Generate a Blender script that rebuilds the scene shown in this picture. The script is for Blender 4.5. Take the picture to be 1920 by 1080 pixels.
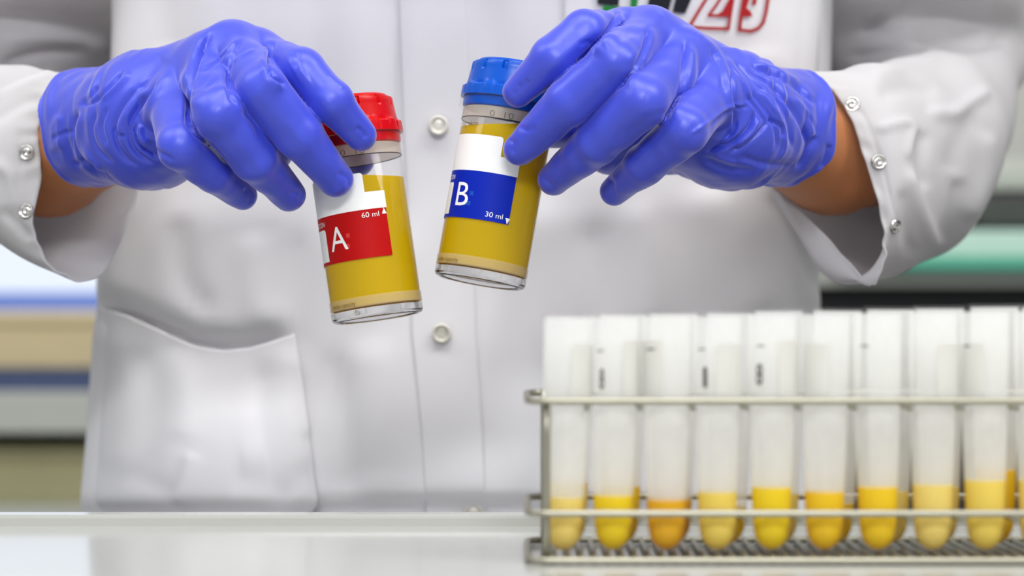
import bpy, bmesh, math, random
import numpy as np
from mathutils import Vector, Matrix

random.seed(7)
rng = np.random.default_rng(7)
scene = bpy.context.scene
for o in list(bpy.data.objects):
    bpy.data.objects.remove(o)
COL = scene.collection

# ------------------------------------------------------------------ camera
F = 4500.0            # focal length in pixels of the 1920 px wide frame
ZC = 0.0839           # camera height over the bench top (z = 0)
cam_d = bpy.data.cameras.new('camera')
cam_d.sensor_width = 36.0
cam_d.lens = 36.0 * F / 1920.0
cam_d.clip_start = 0.01
cam_d.dof.use_dof = True
cam_d.dof.focus_distance = 0.884
cam_d.dof.aperture_fstop = 7.6
cam = bpy.data.objects.new('camera', cam_d)
cam.location = (0, 0, ZC)
cam.rotation_euler = (math.pi / 2, 0, 0)
COL.objects.link(cam)
scene.camera = cam

# ------------------------------------------------------------------ world, lamps, exposure
world = bpy.data.worlds.new('world')
scene.world = world
world.use_nodes = True
bg = world.node_tree.nodes['Background']
bg.inputs[0].default_value = (0.97, 0.98, 1.0, 1)
bg.inputs[1].default_value = 0.48


def area_lamp(name, loc, rot, sx, sy, power, color=(1, 1, 1)):
    d = bpy.data.lights.new(name, 'AREA')
    d.shape = 'RECTANGLE'
    d.size, d.size_y = sx, sy
    d.energy = power
    d.color = color
    o = bpy.data.objects.new(name, d)
    o.location = loc
    o.rotation_euler = rot
    COL.objects.link(o)
    return o


# fluorescent ceiling panels of the laboratory, 1.7 m over the bench top
area_lamp('ceiling_lamp', (-0.15, 0.25, 1.72), (0, 0, 0), 1.2, 0.6, 17, (1.0, 0.985, 0.96))
area_lamp('ceiling_lamp', (0.1, -2.0, 1.72), (0, 0, 0), 1.2, 0.6, 90, (0.98, 0.99, 1.0))
area_lamp('ceiling_lamp', (1.3, 0.1, 1.72), (0, 0, 0), 1.2, 0.6, 26, (1.0, 0.985, 0.96))
area_lamp('ceiling_lamp', (-1.6, 0.6, 1.72), (0, 0, 0), 1.2, 0.6, 14, (0.96, 0.98, 1.0))
area_lamp('ceiling_lamp', (0.1, 2.6, 1.72), (0, 0, 0), 1.2, 0.6, 18, (1.0, 0.985, 0.96))

scene.view_settings.view_transform = 'Standard'
scene.view_settings.look = 'None'
scene.view_settings.gamma = 1.0
scene.view_settings.use_curve_mapping = False
scene.view_settings.exposure = 0.08
try:
    scene.cycles.use_denoising = True
    scene.cycles.max_bounces = 8
    scene.cycles.transparent_max_bounces = 20
    scene.cycles.caustics_refractive = False
    scene.cycles.caustics_reflective = False
except Exception:
    pass


# ------------------------------------------------------------------ helpers
def P(px, py, d):
    """photo pixel + distance from the lens -> point of the place"""
    return np.array([(px - 960) / F * d, d, ZC + (540 - py) / F * d])


def project(V):
    return 960 + V[:, 0] / V[:, 1] * F, 540 - (V[:, 2] - ZC) / V[:, 1] * F


def lin(c):
    return tuple(((v / 255) / 12.92 if v / 255 <= 0.04045 else ((v / 255 + 0.055) / 1.055) ** 2.4) for v in c)


def link(o, parent=None):
    COL.objects.link(o)
    if parent is not None:
        o.parent = parent
    return o


def obj(name, verts, faces, mat, parent=None, smooth=True, loc=None):
    me = bpy.data.meshes.new(name)
    me.from_pydata(verts.tolist() if isinstance(verts, np.ndarray) else verts, [],
                   faces.tolist() if isinstance(faces, np.ndarray) else faces)
    if mat is not None:
        me.materials.append(mat)
    if smooth:
        me.polygons.foreach_set('use_smooth', np.ones(len(me.polygons), dtype=bool))
    me.update()
    o = bpy.data.objects.new(name, me)
    link(o, parent)
    if loc is not None:
        o.location = loc
    return o


def obj_bm(name, bm, mat, parent=None, smooth=False, loc=None):
    me = bpy.data.meshes.new(name)
    bmesh.ops.recalc_face_normals(bm, faces=bm.faces)
    bm.to_mesh(me)
    bm.free()
    if mat is not None:
        me.materials.append(mat)
    if smooth:
        me.polygons.foreach_set('use_smooth', np.ones(len(me.polygons), dtype=bool))
    o = bpy.data.objects.new(name, me)
    link(o, parent)
    if loc is not None:
        o.location = loc
    return o


def empty(name, loc, parent=None):
    o = bpy.data.objects.new(name, None)
    o.empty_display_size = 0.02
    o.location = loc
    return link(o, parent)


def tag(o, label=None, cat=None, group=None, kind=None):
    if label: o['label'] = label
    if cat: o['category'] = cat
    if group: o['group'] = group
    if kind: o['kind'] = kind
    return o


# ------------------------------------------------------------------ materials
def mat_base(name):
    m = bpy.data.materials.new(name)
    m.use_nodes = True
    nt = m.node_tree
    b = nt.nodes['Principled BSDF']
    return m, nt, b


def plain(name, rgb, rough=0.5, metal=0.0, spec=0.5, var=0.04, scale=40.0, bump=0.0, bscale=400.0, bdist=0.0004,
          coat=0.0, sss=0.0, sss_r=(1, .3, .15), ior=1.45):
    m, nt, b = mat_base(name)
    N, L = nt.nodes, nt.links
    c = lin(rgb)
    tc = N.new('ShaderNodeTexCoord')
    no = N.new('ShaderNodeTexNoise')
    no.inputs['Scale'].default_value = scale
    no.inputs['Detail'].default_value = 4
    L.new(tc.outputs['Object'], no.inputs['Vector'])
    rm = N.new('ShaderNodeMapRange')
    rm.inputs['From Min'].default_value = 0.3
    rm.inputs['From Max'].default_value = 0.7
    rm.inputs['To Min'].default_value = 1 - var
    rm.inputs['To Max'].default_value = 1 + var
    L.new(no.outputs['Fac'], rm.inputs['Value'])
    mx = N.new('ShaderNodeVectorMath')
    mx.operation = 'SCALE'
    mx.inputs[0].default_value = c
    L.new(rm.outputs['Result'], mx.inputs['Scale'])
    L.new(mx.outputs['Vector'], b.inputs['Base Color'])
    b.inputs['Roughness'].default_value = rough
    b.inputs['Metallic'].default_value = metal
    b.inputs['Specular IOR Level'].default_value = spec
    b.inputs['IOR'].default_value = ior
    b.inputs['Coat Weight'].default_value = coat
    if sss:
        b.inputs['Subsurface Weight'].default_value = sss
        b.inputs['Subsurface Radius'].default_value = sss_r
        b.inputs['Subsurface Scale'].default_value = 0.004
    if bump:
        n2 = N.new('ShaderNodeTexNoise')
        n2.inputs['Scale'].default_value = bscale
        n2.inputs['Detail'].default_value = 3
        L.new(tc.outputs['Object'], n2.inputs['Vector'])
        bp = N.new('ShaderNodeBump')
        bp.inputs['Strength'].default_value = bump
        bp.inputs['Distance'].default_value = bdist
        L.new(n2.outputs['Fac'], bp.inputs['Height'])
        L.new(bp.outputs['Normal'], b.inputs['Normal'])
    return m


def facing(N, L, k):
    """grazing-angle reflectance (Schlick), the same from both sides of a thin wall"""
    lw = N.new('ShaderNodeLayerWeight'); lw.inputs['Blend'].default_value = 0.5
    pw = N.new('ShaderNodeMath'); pw.operation = 'POWER'; pw.inputs[1].default_value = 5.0
    L.new(lw.outputs['Facing'], pw.inputs[0])
    ma = N.new('ShaderNodeMath'); ma.operation = 'MULTIPLY_ADD'; ma.inputs[1].default_value = 0.9 * k; ma.inputs[2].default_value = 0.04 * k
    L.new(pw.outputs[0], ma.inputs[0])
    return ma


def clear_plastic(name, tint=(1, 1, 1), haze=0.06, hazecol=(0.9, 0.9, 0.9), gloss=1.0):
    """thin clear wall: lets light straight through, reflects by Fresnel, a trace of haze"""
    m = bpy.data.materials.new(name)
    m.use_nodes = True
    nt = m.node_tree
    N, L = nt.nodes, nt.links
    N.remove(N['Principled BSDF'])
    out = N['Material Output']
    tr = N.new('ShaderNodeBsdfTransparent')
    tr.inputs[0].default_value = (*tint, 1)
    df = N.new('ShaderNodeBsdfDiffuse')
    df.inputs[0].default_value = (*hazecol, 1)
    tl = N.new('ShaderNodeBsdfTranslucent')
    tl.inputs[0].default_value = (*hazecol, 1)
    mm = N.new('ShaderNodeMixShader')
    mm.inputs[0].default_value = 0.5
    L.new(df.outputs[0], mm.inputs[1]); L.new(tl.outputs[0], mm.inputs[2])
    m1 = N.new('ShaderNodeMixShader')
    no = N.new('ShaderNodeTexNoise'); no.inputs['Scale'].default_value = 90
    tc = N.new('ShaderNodeTexCoord'); L.new(tc.outputs['Object'], no.inputs['Vector'])
    mr = N.new('ShaderNodeMapRange')
    mr.inputs['To Min'].default_value = haze * 0.85; mr.inputs['To Max'].default_value = haze * 1.15
    L.new(no.outputs['Fac'], mr.inputs['Value']); L.new(mr.outputs['Result'], m1.inputs[0])
    L.new(tr.outputs[0], m1.inputs[1]); L.new(mm.outputs[0], m1.inputs[2])
    gl = N.new('ShaderNodeBsdfGlossy'); gl.inputs['Roughness'].default_value = 0.06
    fm = facing(N, L, gloss)
    m2 = N.new('ShaderNodeMixShader')
    L.new(fm.outputs[0], m2.inputs[0]); L.new(m1.outputs[0], m2.inputs[1]); L.new(gl.outputs[0], m2.inputs[2])
    L.new(m2.outputs[0], out.inputs[0])
    return m


def liquid_mat(name, rgb, rough=0.12, trans=0.45):
    """cloudy yellow liquid: half scattered back, half scattered through, glossy skin"""
    m = bpy.data.materials.new(name)
    m.use_nodes = True
    nt = m.node_tree
    N, L = nt.nodes, nt.links
    N.remove(N['Principled BSDF'])
    out = N['Material Output']
    c = lin(rgb)
    tc = N.new('ShaderNodeTexCoord')
    no = N.new('ShaderNodeTexNoise'); no.inputs['Scale'].default_value = 60
    L.new(tc.outputs['Object'], no.inputs['Vector'])
    rm = N.new('ShaderNodeMapRange'); rm.inputs['To Min'].default_value = 0.95; rm.inputs['To Max'].default_value = 1.05
    L.new(no.outputs['Fac'], rm.inputs['Value'])
    sc = N.new('ShaderNodeVectorMath'); sc.operation = 'SCALE'; sc.inputs[0].default_value = c
    L.new(rm.outputs['Result'], sc.inputs['Scale'])
    df = N.new('ShaderNodeBsdfDiffuse'); tl = N.new('ShaderNodeBsdfTranslucent')
    L.new(sc.outputs[0], df.inputs[0]); L.new(sc.outputs[0], tl.inputs[0])
    m1 = N.new('ShaderNodeMixShader'); m1.inputs[0].default_value = trans
    L.new(df.outputs[0], m1.inputs[1]); L.new(tl.outputs[0], m1.inputs[2])
    gl = N.new('ShaderNodeBsdfGlossy'); gl.inputs['Roughness'].default_value = rough
    fr = facing(N, L, 0.22)
    m2 = N.new('ShaderNodeMixShader')
    L.new(fr.outputs[0], m2.inputs[0]); L.new(m1.outputs[0], m2.inputs[1]); L.new(gl.outputs[0], m2.inputs[2])
    L.new(m2.outputs[0], out.inputs[0])
    return m


def glow_mat(name, color, strength):
    m = bpy.data.materials.new(name)
    m.use_nodes = True
    nt = m.node_tree
    b = nt.nodes['Principled BSDF']
    b.inputs['Base Color'].default_value = (0.02, 0.02, 0.02, 1)
    b.inputs['Emission Color'].default_value = (*color, 1)
    b.inputs['Emission Strength'].default_value = strength
    return m


def cloth_mat(name, rgb, through=0.32):
    """white cotton: fine thread relief, a share of the light passes through"""
    m = plain(name, rgb, rough=0.85, spec=0.2, var=0.015, scale=30, bump=0.25, bscale=1500, bdist=0.0002)
    nt = m.node_tree
    N, L = nt.nodes, nt.links
    b = N['Principled BSDF']
    tl = N.new('ShaderNodeBsdfTranslucent'); tl.inputs[0].default_value = (*lin(rgb), 1)
    mx = N.new('ShaderNodeMixShader'); mx.inputs[0].default_value = through
    L.new(b.outputs[0], mx.inputs[1]); L.new(tl.outputs[0], mx.inputs[2])
    L.new(mx.outputs[0], N['Material Output'].inputs[0])
    return m


M = {}
M['coat'] = cloth_mat('white_cotton', (228, 227, 229), 0.0)
M['coat_sleeve'] = cloth_mat('white_cotton_sleeve', (228, 227, 229), 0.45)
M['glove'] = plain('nitrile', (54, 70, 200), rough=0.40, spec=0.75, var=0.03, scale=25, bump=0.10, bscale=900, bdist=0.0003)
_b = M['glove'].node_tree.nodes['Principled BSDF']
_b.inputs['Sheen Weight'].default_value = 0.40
_b.inputs['Sheen Roughness'].default_value = 0.4
_b.inputs['Sheen Tint'].default_value = (1.0, 0.9, 1, 1)
M['skin'] = plain('skin', (178, 114, 72), rough=0.5, spec=0.4, var=0.06, scale=60, bump=0.15, bscale=700, sss=0.10)
M['bench'] = plain('bench_laminate', (176, 177, 172), rough=0.13, spec=0.5, var=0.012, scale=3)
M['bench_core'] = plain('bench_front_laminate', (188, 190, 192), rough=0.45, var=0.02, scale=5)
M['steel'] = plain('nickel_wire', (160, 157, 142), rough=0.36, metal=0.8, var=0.05, scale=120)
M['snap'] = plain('snap_steel', (205, 203, 200), rough=0.22, metal=1.0, var=0.03, scale=200)
M['ring'] = plain('snap_ring', (222, 219, 208), rough=0.35, metal=0.25, var=0.03, scale=200)
M['red'] = plain('red_plastic', (200, 0, 4), rough=0.3, spec=0.35, var=0.02, scale=50)
M['blue'] = plain('blue_plastic', (0, 80, 186), rough=0.3, spec=0.35, var=0.02, scale=50)
M['label_red'] = plain('label_red', (178, 0, 2), rough=0.5, spec=0.2, var=0.01)
M['label_blue'] = plain('label_blue', (0, 34, 168), rough=0.5, spec=0.2, var=0.01)
M['label_red_pale'] = plain('label_red_pale', (208, 46, 48), rough=0.35, var=0.01)
M['label_blue_pale'] = plain('label_blue_pale', (8, 74, 178), rough=0.35, var=0.01)
M['label_white'] = plain('label_white', (238, 238, 236), rough=0.4, var=0.01)
M['ink'] = plain('brown_ink', (120, 96, 20), rough=0.5, var=0.03)
M['ink_black'] = plain('black_ink', (58, 54, 42), rough=0.5, var=0.03)
M['clear'] = clear_plastic('clear_plastic', haze=0.008, gloss=0.45)
m_, nt_, b_ = mat_base('solid_clear_plastic')
b_.inputs['Transmission Weight'].default_value = 1.0
b_.inputs['Roughness'].default_value = 0.02
b_.inputs['IOR'].default_value = 1.45
n_ = nt_.nodes.new('ShaderNodeTexNoise'); n_.inputs['Scale'].default_value = 40
r_ = nt_.nodes.new('ShaderNodeMapRange'); r_.inputs['To Min'].default_value = 0.01; r_.inputs['To Max'].default_value = 0.04
nt_.links.new(n_.outputs['Fac'], r_.inputs['Value']); nt_.links.new(r_.outputs['Result'], b_.inputs['Roughness'])
M['solid_clear'] = m_
M['clear_wall'] = clear_plastic('clear_wall', haze=0.0, gloss=0.12)
M['clear_band'] = clear_plastic('frosted_band', haze=0.30, hazecol=(0.95, 0.90, 0.78), gloss=0.5)
M['clear_neck'] = clear_plastic('frosted_neck', haze=0.72, hazecol=(0.95, 0.87, 0.77), gloss=0.6)
M['urine'] = liquid_mat('yellow_liquid', (232, 196, 0), trans=0.44)
M['tube'] = clear_plastic('milky_plastic', haze=0.04, hazecol=(0.98, 0.98, 0.96), gloss=0.15)
M['tube_inner'] = clear_plastic('milky_plastic_dry', haze=0.50, hazecol=(0.98, 0.98, 0.96), gloss=0.1)
M['sticker'] = plain('sticker_paper', (206, 205, 198), rough=0.6, var=0.01)
M['logo_black'] = plain('print_black', (10, 12, 24), rough=0.7, var=0.03)
M['logo_green'] = plain('print_green', (20, 125, 55), rough=0.7, var=0.03)
M['logo_red'] = plain('print_red', (170, 16, 24), rough=0.7, var=0.03)
M['wall'] = plain('painted_wall', (196, 196, 190), rough=0.8, var=0.02, scale=3)
M['floor'] = plain('vinyl_floor', (120, 122, 122), rough=0.4, var=0.05, scale=8)
M['dark'] = plain('black_housing', (14, 15, 20), rough=0.4, var=0.05)
M['darkgrey'] = plain('dark_grey', (60, 62, 58), rough=0.5, var=0.05)
M['beige'] = plain('cardboard', (206, 190, 150), rough=0.8, var=0.06, scale=12)
M['beige2'] = plain('cardboard_dull', (160, 156, 120), rough=0.8, var=0.06, scale=12)
M['navy'] = plain('navy_plastic', (70, 84, 120), rough=0.5, var=0.04)
M['shelf'] = plain('grey_shelf', (184, 186, 178), rough=0.5, var=0.02)
M['teal'] = plain('teal_edge', (86, 178, 150), rough=0.4, var=0.03)
M['paleteal'] = plain('pale_teal', (196, 230, 214), rough=0.35, var=0.02)
M['window'] = glow_mat('daylight_pane', (0.80, 0.87, 1.0), 0.98)
M['winframe'] = plain('window_frame', (120, 150, 235), rough=0.5, var=0.02)
M['green_mat'] = plain('trousers', (50, 56, 70), rough=0.8, var=0.05)


# ------------------------------------------------------------------ signed distance modelling
class Grid:
    def __init__(self, lo, hi, h):
        self.lo = np.array(lo, dtype=np.float32); self.h = h
        n = np.ceil((np.array(hi) - np.array(lo)) / h).astype(int) + 1
        ax = [self.lo[i] + h * np.arange(n[i], dtype=np.float32) for i in range(3)]
        self.X, self.Y, self.Z = np.meshgrid(*ax, indexing='ij')

    def cone(self, a, b, r1, r2, flat=None):
        a = np.asarray(a, dtype=np.float32); b = np.asarray(b, dtype=np.float32)
        ab = b - a
        L2 = float(ab @ ab) + 1e-12
        t = ((self.X - a[0]) * ab[0] + (self.Y - a[1]) * ab[1] + (self.Z - a[2]) * ab[2]) / L2
        np.clip(t, 0, 1, out=t)
        dx = self.X - a[0] - t * ab[0]; dy = self.Y - a[1] - t * ab[1]; dz = self.Z - a[2] - t * ab[2]
        if flat is not None:     # (axis, factor): squeeze the section along an axis
            n, k = flat
            q = dx * n[0] + dy * n[1] + dz * n[2]
            dx = dx + n[0] * q * (k - 1); dy = dy + n[1] * q * (k - 1); dz = dz + n[2] * q * (k - 1)
        return np.sqrt(dx * dx + dy * dy + dz * dz) - (r1 + (r2 - r1) * t)

    def add(self, S, a, b, r1, r2, k, flat=None):
        """blend a tapered limb into field S, touching only the cells near it"""
        a = np.asarray(a, dtype=np.float32); b = np.asarray(b, dtype=np.float32)
        m = max(r1, r2) + k + 4 * self.h
        n = np.array(S.shape)
        i0 = np.clip(np.floor((np.minimum(a, b) - m - self.lo) / self.h).astype(int), 0, n - 1)
        i1 = np.clip(np.ceil((np.maximum(a, b) + m - self.lo) / self.h).astype(int) + 1, 1, n)
        sl = tuple(slice(p, q) for p, q in zip(i0, i1))
        sub = Grid.__new__(Grid)
        sub.X, sub.Y, sub.Z = self.X[sl], self.Y[sl], self.Z[sl]
        c = sub.cone(a, b, r1, r2, flat)
        S[sl] = smin(S[sl], c, k) if k > 0 else np.minimum(S[sl], c)
        return S

    def field(self):
        return np.full(self.X.shape, 0.5, dtype=np.float32)

    def plane(self, p, n):
        return (self.X - p[0]) * n[0] + (self.Y - p[1]) * n[1] + (self.Z - p[2]) * n[2]


def smin(a, b, k):
    h = np.clip(0.5 + 0.5 * (b - a) / k, 0, 1)
    return b + (a - b) * h - k * h * (1 - h)


def surface_nets(Fv, lo, h):
    nx, ny, nz = Fv.shape
    S = Fv < 0
    acc = np.zeros((nx - 1, ny - 1, nz - 1, 3), dtype=np.float32)
    cnt = np.zeros((nx - 1, ny - 1, nz - 1), dtype=np.float32)

    def sl(a, dx, dy, dz):
        return a[dx:nx - 1 + dx, dy:ny - 1 + dy, dz:nz - 1 + dz]
    for ax in range(3):
        for u in (0, 1):
            for v in (0, 1):
                c0 = [0, 0, 0]; o2 = [i for i in range(3) if i != ax]
                c0[o2[0]] = u; c0[o2[1]] = v
                c1 = list(c0); c1[ax] = 1
                f0, f1 = sl(Fv, *c0), sl(Fv, *c1)
                cr = sl(S, *c0) != sl(S, *c1)
                idx = np.nonzero(cr)
                a, b = f0[idx], f1[idx]
                t = a / (a - b)
                for k in range(3):
                    acc[idx + (np.full(len(t), k),)] += (t if k == ax else c0[k])
                cnt[idx] += 1
    act = cnt > 0
    ids = np.full(act.shape, -1, dtype=np.int64)
    n = int(act.sum())
    ids[act] = np.arange(n)
    cell = np.argwhere(act).astype(np.float32)
    V = (cell + acc[act] / cnt[act][:, None]) * h + lo
    faces = []
    for ax in range(3):
        o1, o2 = (ax + 1) % 3, (ax + 2) % 3
        sA = [slice(None)] * 3; sB = [slice(None)] * 3
        sA[ax] = slice(0, -1); sB[ax] = slice(1, None)
        A, B = S[tuple(sA)], S[tuple(sB)]
        e = np.argwhere(A != B)
        e = e[(e[:, o1] > 0) & (e[:, o2] > 0) & (e[:, o1] < act.shape[o1]) & (e[:, o2] < act.shape[o2]) & (e[:, ax] < act.shape[ax])]
        flip = A[tuple(e.T)]
        q = []
        for d1, d2 in ((0, 0), (1, 0), (1, 1), (0, 1)):
            c = e.copy(); c[:, o1] -= d1; c[:, o2] -= d2
            q.append(ids[tuple(c.T)])
        q = np.stack(q, 1)
        q[~flip] = q[~flip][:, ::-1]
        faces.append(q)
    Q = np.concatenate(faces)
    Q = Q[(Q >= 0).all(1)]
    return V.astype(np.float64), Q[:, ::-1] if False else Q


def mesh_edges(Q):
    E = np.concatenate([Q[:, [i, (i + 1) % Q.shape[1]]] for i in range(Q.shape[1])])
    E = np.sort(E, axis=1)
    return np.unique(E, axis=0)


def laplace(V, Q, it=2, lam=0.5, mu=-0.52):
    E = mesh_edges(Q)
    deg = np.bincount(E.ravel(), minlength=len(V)).astype(float)[:, None]
    for k in range(it * 2):
        s = np.zeros_like(V)
        for c in range(3):
            s[:, c] = np.bincount(E[:, 0], V[E[:, 1], c], len(V)) + np.bincount(E[:, 1], V[E[:, 0], c], len(V))
        V = V + (lam if k % 2 == 0 else mu) * (s / np.maximum(deg, 1) - V)
    return V


def normals(V, Q):
    n = np.cross(V[Q[:, 2]] - V[Q[:, 0]], V[Q[:, 3]] - V[Q[:, 1]])
    N = np.zeros_like(V)
    for c in range(3):
        for k in range(4):
            N[:, c] += np.bincount(Q[:, k], n[:, c], len(V))
    return N / (np.linalg.norm(N, axis=1, keepdims=True) + 1e-12)


def seg_dist(px, py, pts):
    """distance to a polyline (pixels), signed side and position along it 0..1"""
    pts = np.asarray(pts, dtype=float)
    best = np.full(len(px), 1e9); side = np.zeros(len(px)); along = np.zeros(len(px))
    L = np.r_[0, np.cumsum(np.hypot(*(np.diff(pts, axis=0).T)))]
    for i in range(len(pts) - 1):
        a, b = pts[i], pts[i + 1]
        d = b - a
        l2 = d @ d
        t = np.clip(((px - a[0]) * d[0] + (py - a[1]) * d[1]) / l2, 0, 1)
        qx, qy = px - a[0] - t * d[0], py - a[1] - t * d[1]
        ds = np.hypot(qx, qy)
        m = ds < best
        best[m] = ds[m]
        side[m] = np.sign(d[0] * qy - d[1] * qx)[m]
        along[m] = ((L[i] + t * math.sqrt(l2)) / L[-1])[m]
    return best, side, along


def spline(pts, n=8):
    p = np.asarray(pts, dtype=float)
    if len(p) < 3:
        return p
    e = np.vstack([2 * p[0] - p[1], p, 2 * p[-1] - p[-2]])
    out = []
    for i in range(1, len(e) - 2):
        for t in np.linspace(0, 1, n, endpoint=False):
            out.append(0.5 * (2 * e[i] + (e[i + 1] - e[i - 1]) * t + (2 * e[i - 1] - 5 * e[i] + 4 * e[i + 1] - e[i + 2]) * t * t
                              + (-e[i - 1] + 3 * e[i] - 3 * e[i + 1] + e[i + 2]) * t ** 3))
    out.append(p[-1])
    return np.array(out)


def fold(V, Q, items, mask=None):
    """press folds into a surface. item: (kind, points, width px, depth mm)
       'g' a groove (negative depth) or ridge, 's' an overlapping lap: raised on one side of the line"""
    N = normals(V, Q)
    px, py = project(V)
    front = np.clip(-N[:, 1] * 2.2 + 0.25, 0, 1)
    if mask is not None:
        front = front * mask
    D = np.zeros(len(V))
    for kind, pts, w, dep in items:
        pp = np.asarray(pts, dtype=float)
        lo, hi = pp.min(0) - 4 * w, pp.max(0) + 4 * w
        sel = np.nonzero((px > lo[0]) & (px < hi[0]) & (py > lo[1]) & (py < hi[1]) & (front > 0))[0]
        if len(sel) == 0:
            continue
        d, s, al = seg_dist(px[sel], py[sel], spline(pts))
        fade = np.clip(np.minimum(al, 1 - al) / 0.18, 0, 1)
        fade = fade * fade * (3 - 2 * fade)
        if kind == 'g':
            f = np.exp(-(d / w) ** 2)
        else:
            sd = d * s / w
            f = np.where(sd > 0, np.exp(-(sd / 2.0) ** 2) * np.clip(sd / 0.25, 0, 1), -0.35 * np.exp(-(sd / 0.8) ** 2) * np.clip(-sd / 0.25, 0, 1))
        D[sel] += f * fade * dep * 0.001 * front[sel]
    return V + N * D[:, None]


def vnoise(V, scale, seed):
    """smooth value noise from a few random waves"""
    r = np.random.default_rng(seed)
    out = np.zeros(len(V))
    for k in range(10):
        w = r.normal(size=3); w /= np.linalg.norm(w)
        f = 2 * math.pi / scale * r.uniform(0.6, 1.6)
        out += np.sin(V @ w * f + r.uniform(0, 6.28))
    return out / 10 ** 0.5


# ------------------------------------------------------------------ the setting
def box_bm(lo, hi, bevel=0.0, bm=None):
    bm2 = bmesh.new()
    bmesh.ops.create_cube(bm2, size=1)
    lo, hi = Vector(lo), Vector(hi)
    for v in bm2.verts:
        v.co = Vector(((v.co.x + .5) * (hi.x - lo.x) + lo.x, (v.co.y + .5) * (hi.y - lo.y) + lo.y, (v.co.z + .5) * (hi.z - lo.z) + lo.z))
    if bevel:
        bmesh.ops.bevel(bm2, geom=list(bm2.edges), offset=bevel, segments=2, affect='EDGES', profile=0.7)
    if bm is None:
        return bm2
    me = bpy.data.meshes.new('tmp'); bm2.to_mesh(me); bm2.free(); bm.from_mesh(me); bpy.data.meshes.remove(me)
    return bm


FLOOR = -0.93
WALL = 3.0
tag(obj_bm('floor', box_bm((-3, -1.2, FLOOR - 0.05), (3, WALL, FLOOR)), M['floor']), kind='structure')
tag(obj_bm('wall_back', box_bm((-3, WALL, FLOOR), (3, WALL + 0.1, 1.8)), M['wall']), kind='structure')


def Z(py, d):
    return ZC + (540 - py) / F * d


def Xw(px, d):
    return (px - 960) / F * d


# bright window of the back wall, left
WY = WALL - 0.02
win = empty('window_1', (0, 0, 0)); tag(win, kind='structure')
wl, wr, wb, wt = -1.9, -0.25, Z(548, WY), 0.95
obj_bm('pane', box_bm((wl, WY - 0.004, wb), ((wl + wr) / 2 - .02, WY, wt)), M['window'], win)
obj_bm('pane', box_bm(((wl + wr) / 2 + .02, WY - 0.004, wb), (wr, WY, wt)), M['window'], win)
fr = bmesh.new()
box_bm((wl - .05, WY - .03, wb - .045), (wr + .05, WY + .01, wb), 0.004, fr)
box_bm((wl - .05, WY - .03, wt), (wr + .05, WY + .01, wt + .05), 0.004, fr)
box_bm((wl - .05, WY - .03, wb), (wl, WY + .01, wt), 0.004, fr)
box_bm((wr, WY - .03, wb), (wr + .05, WY + .01, wt), 0.004, fr)
box_bm(((wl + wr) / 2 - .02, WY - .03, wb), ((wl + wr) / 2 + .02, WY + .01, wt), 0.004, fr)
obj_bm('window_frame', fr, M['winframe'], win)

# ------------------------------------------------------------------ lab bench
BE = 0.857     # far edge of the bench, beside which the person stands
bench = empty('lab_bench', (0, 0.4, FLOOR))
tag(bench, 'long glossy white laboratory bench in the foreground under the tube rack', 'bench')


def under(o, parent):
    o.parent = parent
    o.location = -Vector(parent.location)
    return o


under(obj_bm('worktop', box_bm((-1.6, -0.1, -0.03), (1.6, BE, 0.0), 0.003), M['bench']), bench)
under(obj_bm('raised_edge', box_bm((-1.6, BE - 0.012, -0.002), (1.6, BE, 0.004), 0.0012), M['bench']), bench)
under(obj_bm('cabinet', box_bm((-1.55, 0.0, FLOOR + 0.1), (1.55, BE - 0.12, -0.03)), M['bench_core']), bench)
under(obj_bm('plinth', box_bm((-1.5, 0.05, FLOOR), (1.5, BE - 0.2, FLOOR + 0.1)), M['darkgrey']), bench)

# ------------------------------------------------------------------ things far behind, left: shelf unit with boxes under the window
SD = 2.3
sh = empty('shelf_unit', (-0.75, SD, FLOOR))
tag(sh, 'grey storage shelf unit with boxes under the bright window at left', 'shelf')
sx0, sx1 = -1.15, -0.30
levels = [Z(800, SD), Z(1080, SD), Z(1080, SD) - 0.3]
ztop = Z(736, SD)
for zz, th in ((ztop, ztop - Z(812, SD)), (Z(950, SD), 0.02), (Z(950, SD) - 0.36, 0.02)):
    under(obj_bm('shelf_board', box_bm((sx0, SD, zz - th), (sx1, SD + 0.4, zz), 0.002), M['shelf']), sh)
for x in (sx0, sx1 - 0.02):
    under(obj_bm('side_panel', box_bm((x, SD + 0.01, FLOOR), (x + 0.02, SD + 0.4, ztop - 0.001)), M['shelf']), sh)
under(obj_bm('back_panel', box_bm((sx0, SD + 0.4, FLOOR), (sx1, SD + 0.41, ztop)), M['shelf']), sh)


def crate(name, lo, hi, mat, label, cat, lid=None):
    c = Vector(((lo[0] + hi[0]) / 2, (lo[1] + hi[1]) / 2, lo[2]))
    e = empty(name, c)
    tag(e, label, cat)
    hz = hi[2] - lo[2]
    under(obj_bm('body', box_bm(lo, (hi[0], hi[1], lo[2] + hz * 0.8), 0.003), mat), e)
    under(obj_bm('lid', box_bm((lo[0] - .004, lo[1] - .004, lo[2] + hz * 0.8), (hi[0] + .004, hi[1] + .004, hi[2]), 0.003), lid or mat), e)
    return e


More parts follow.
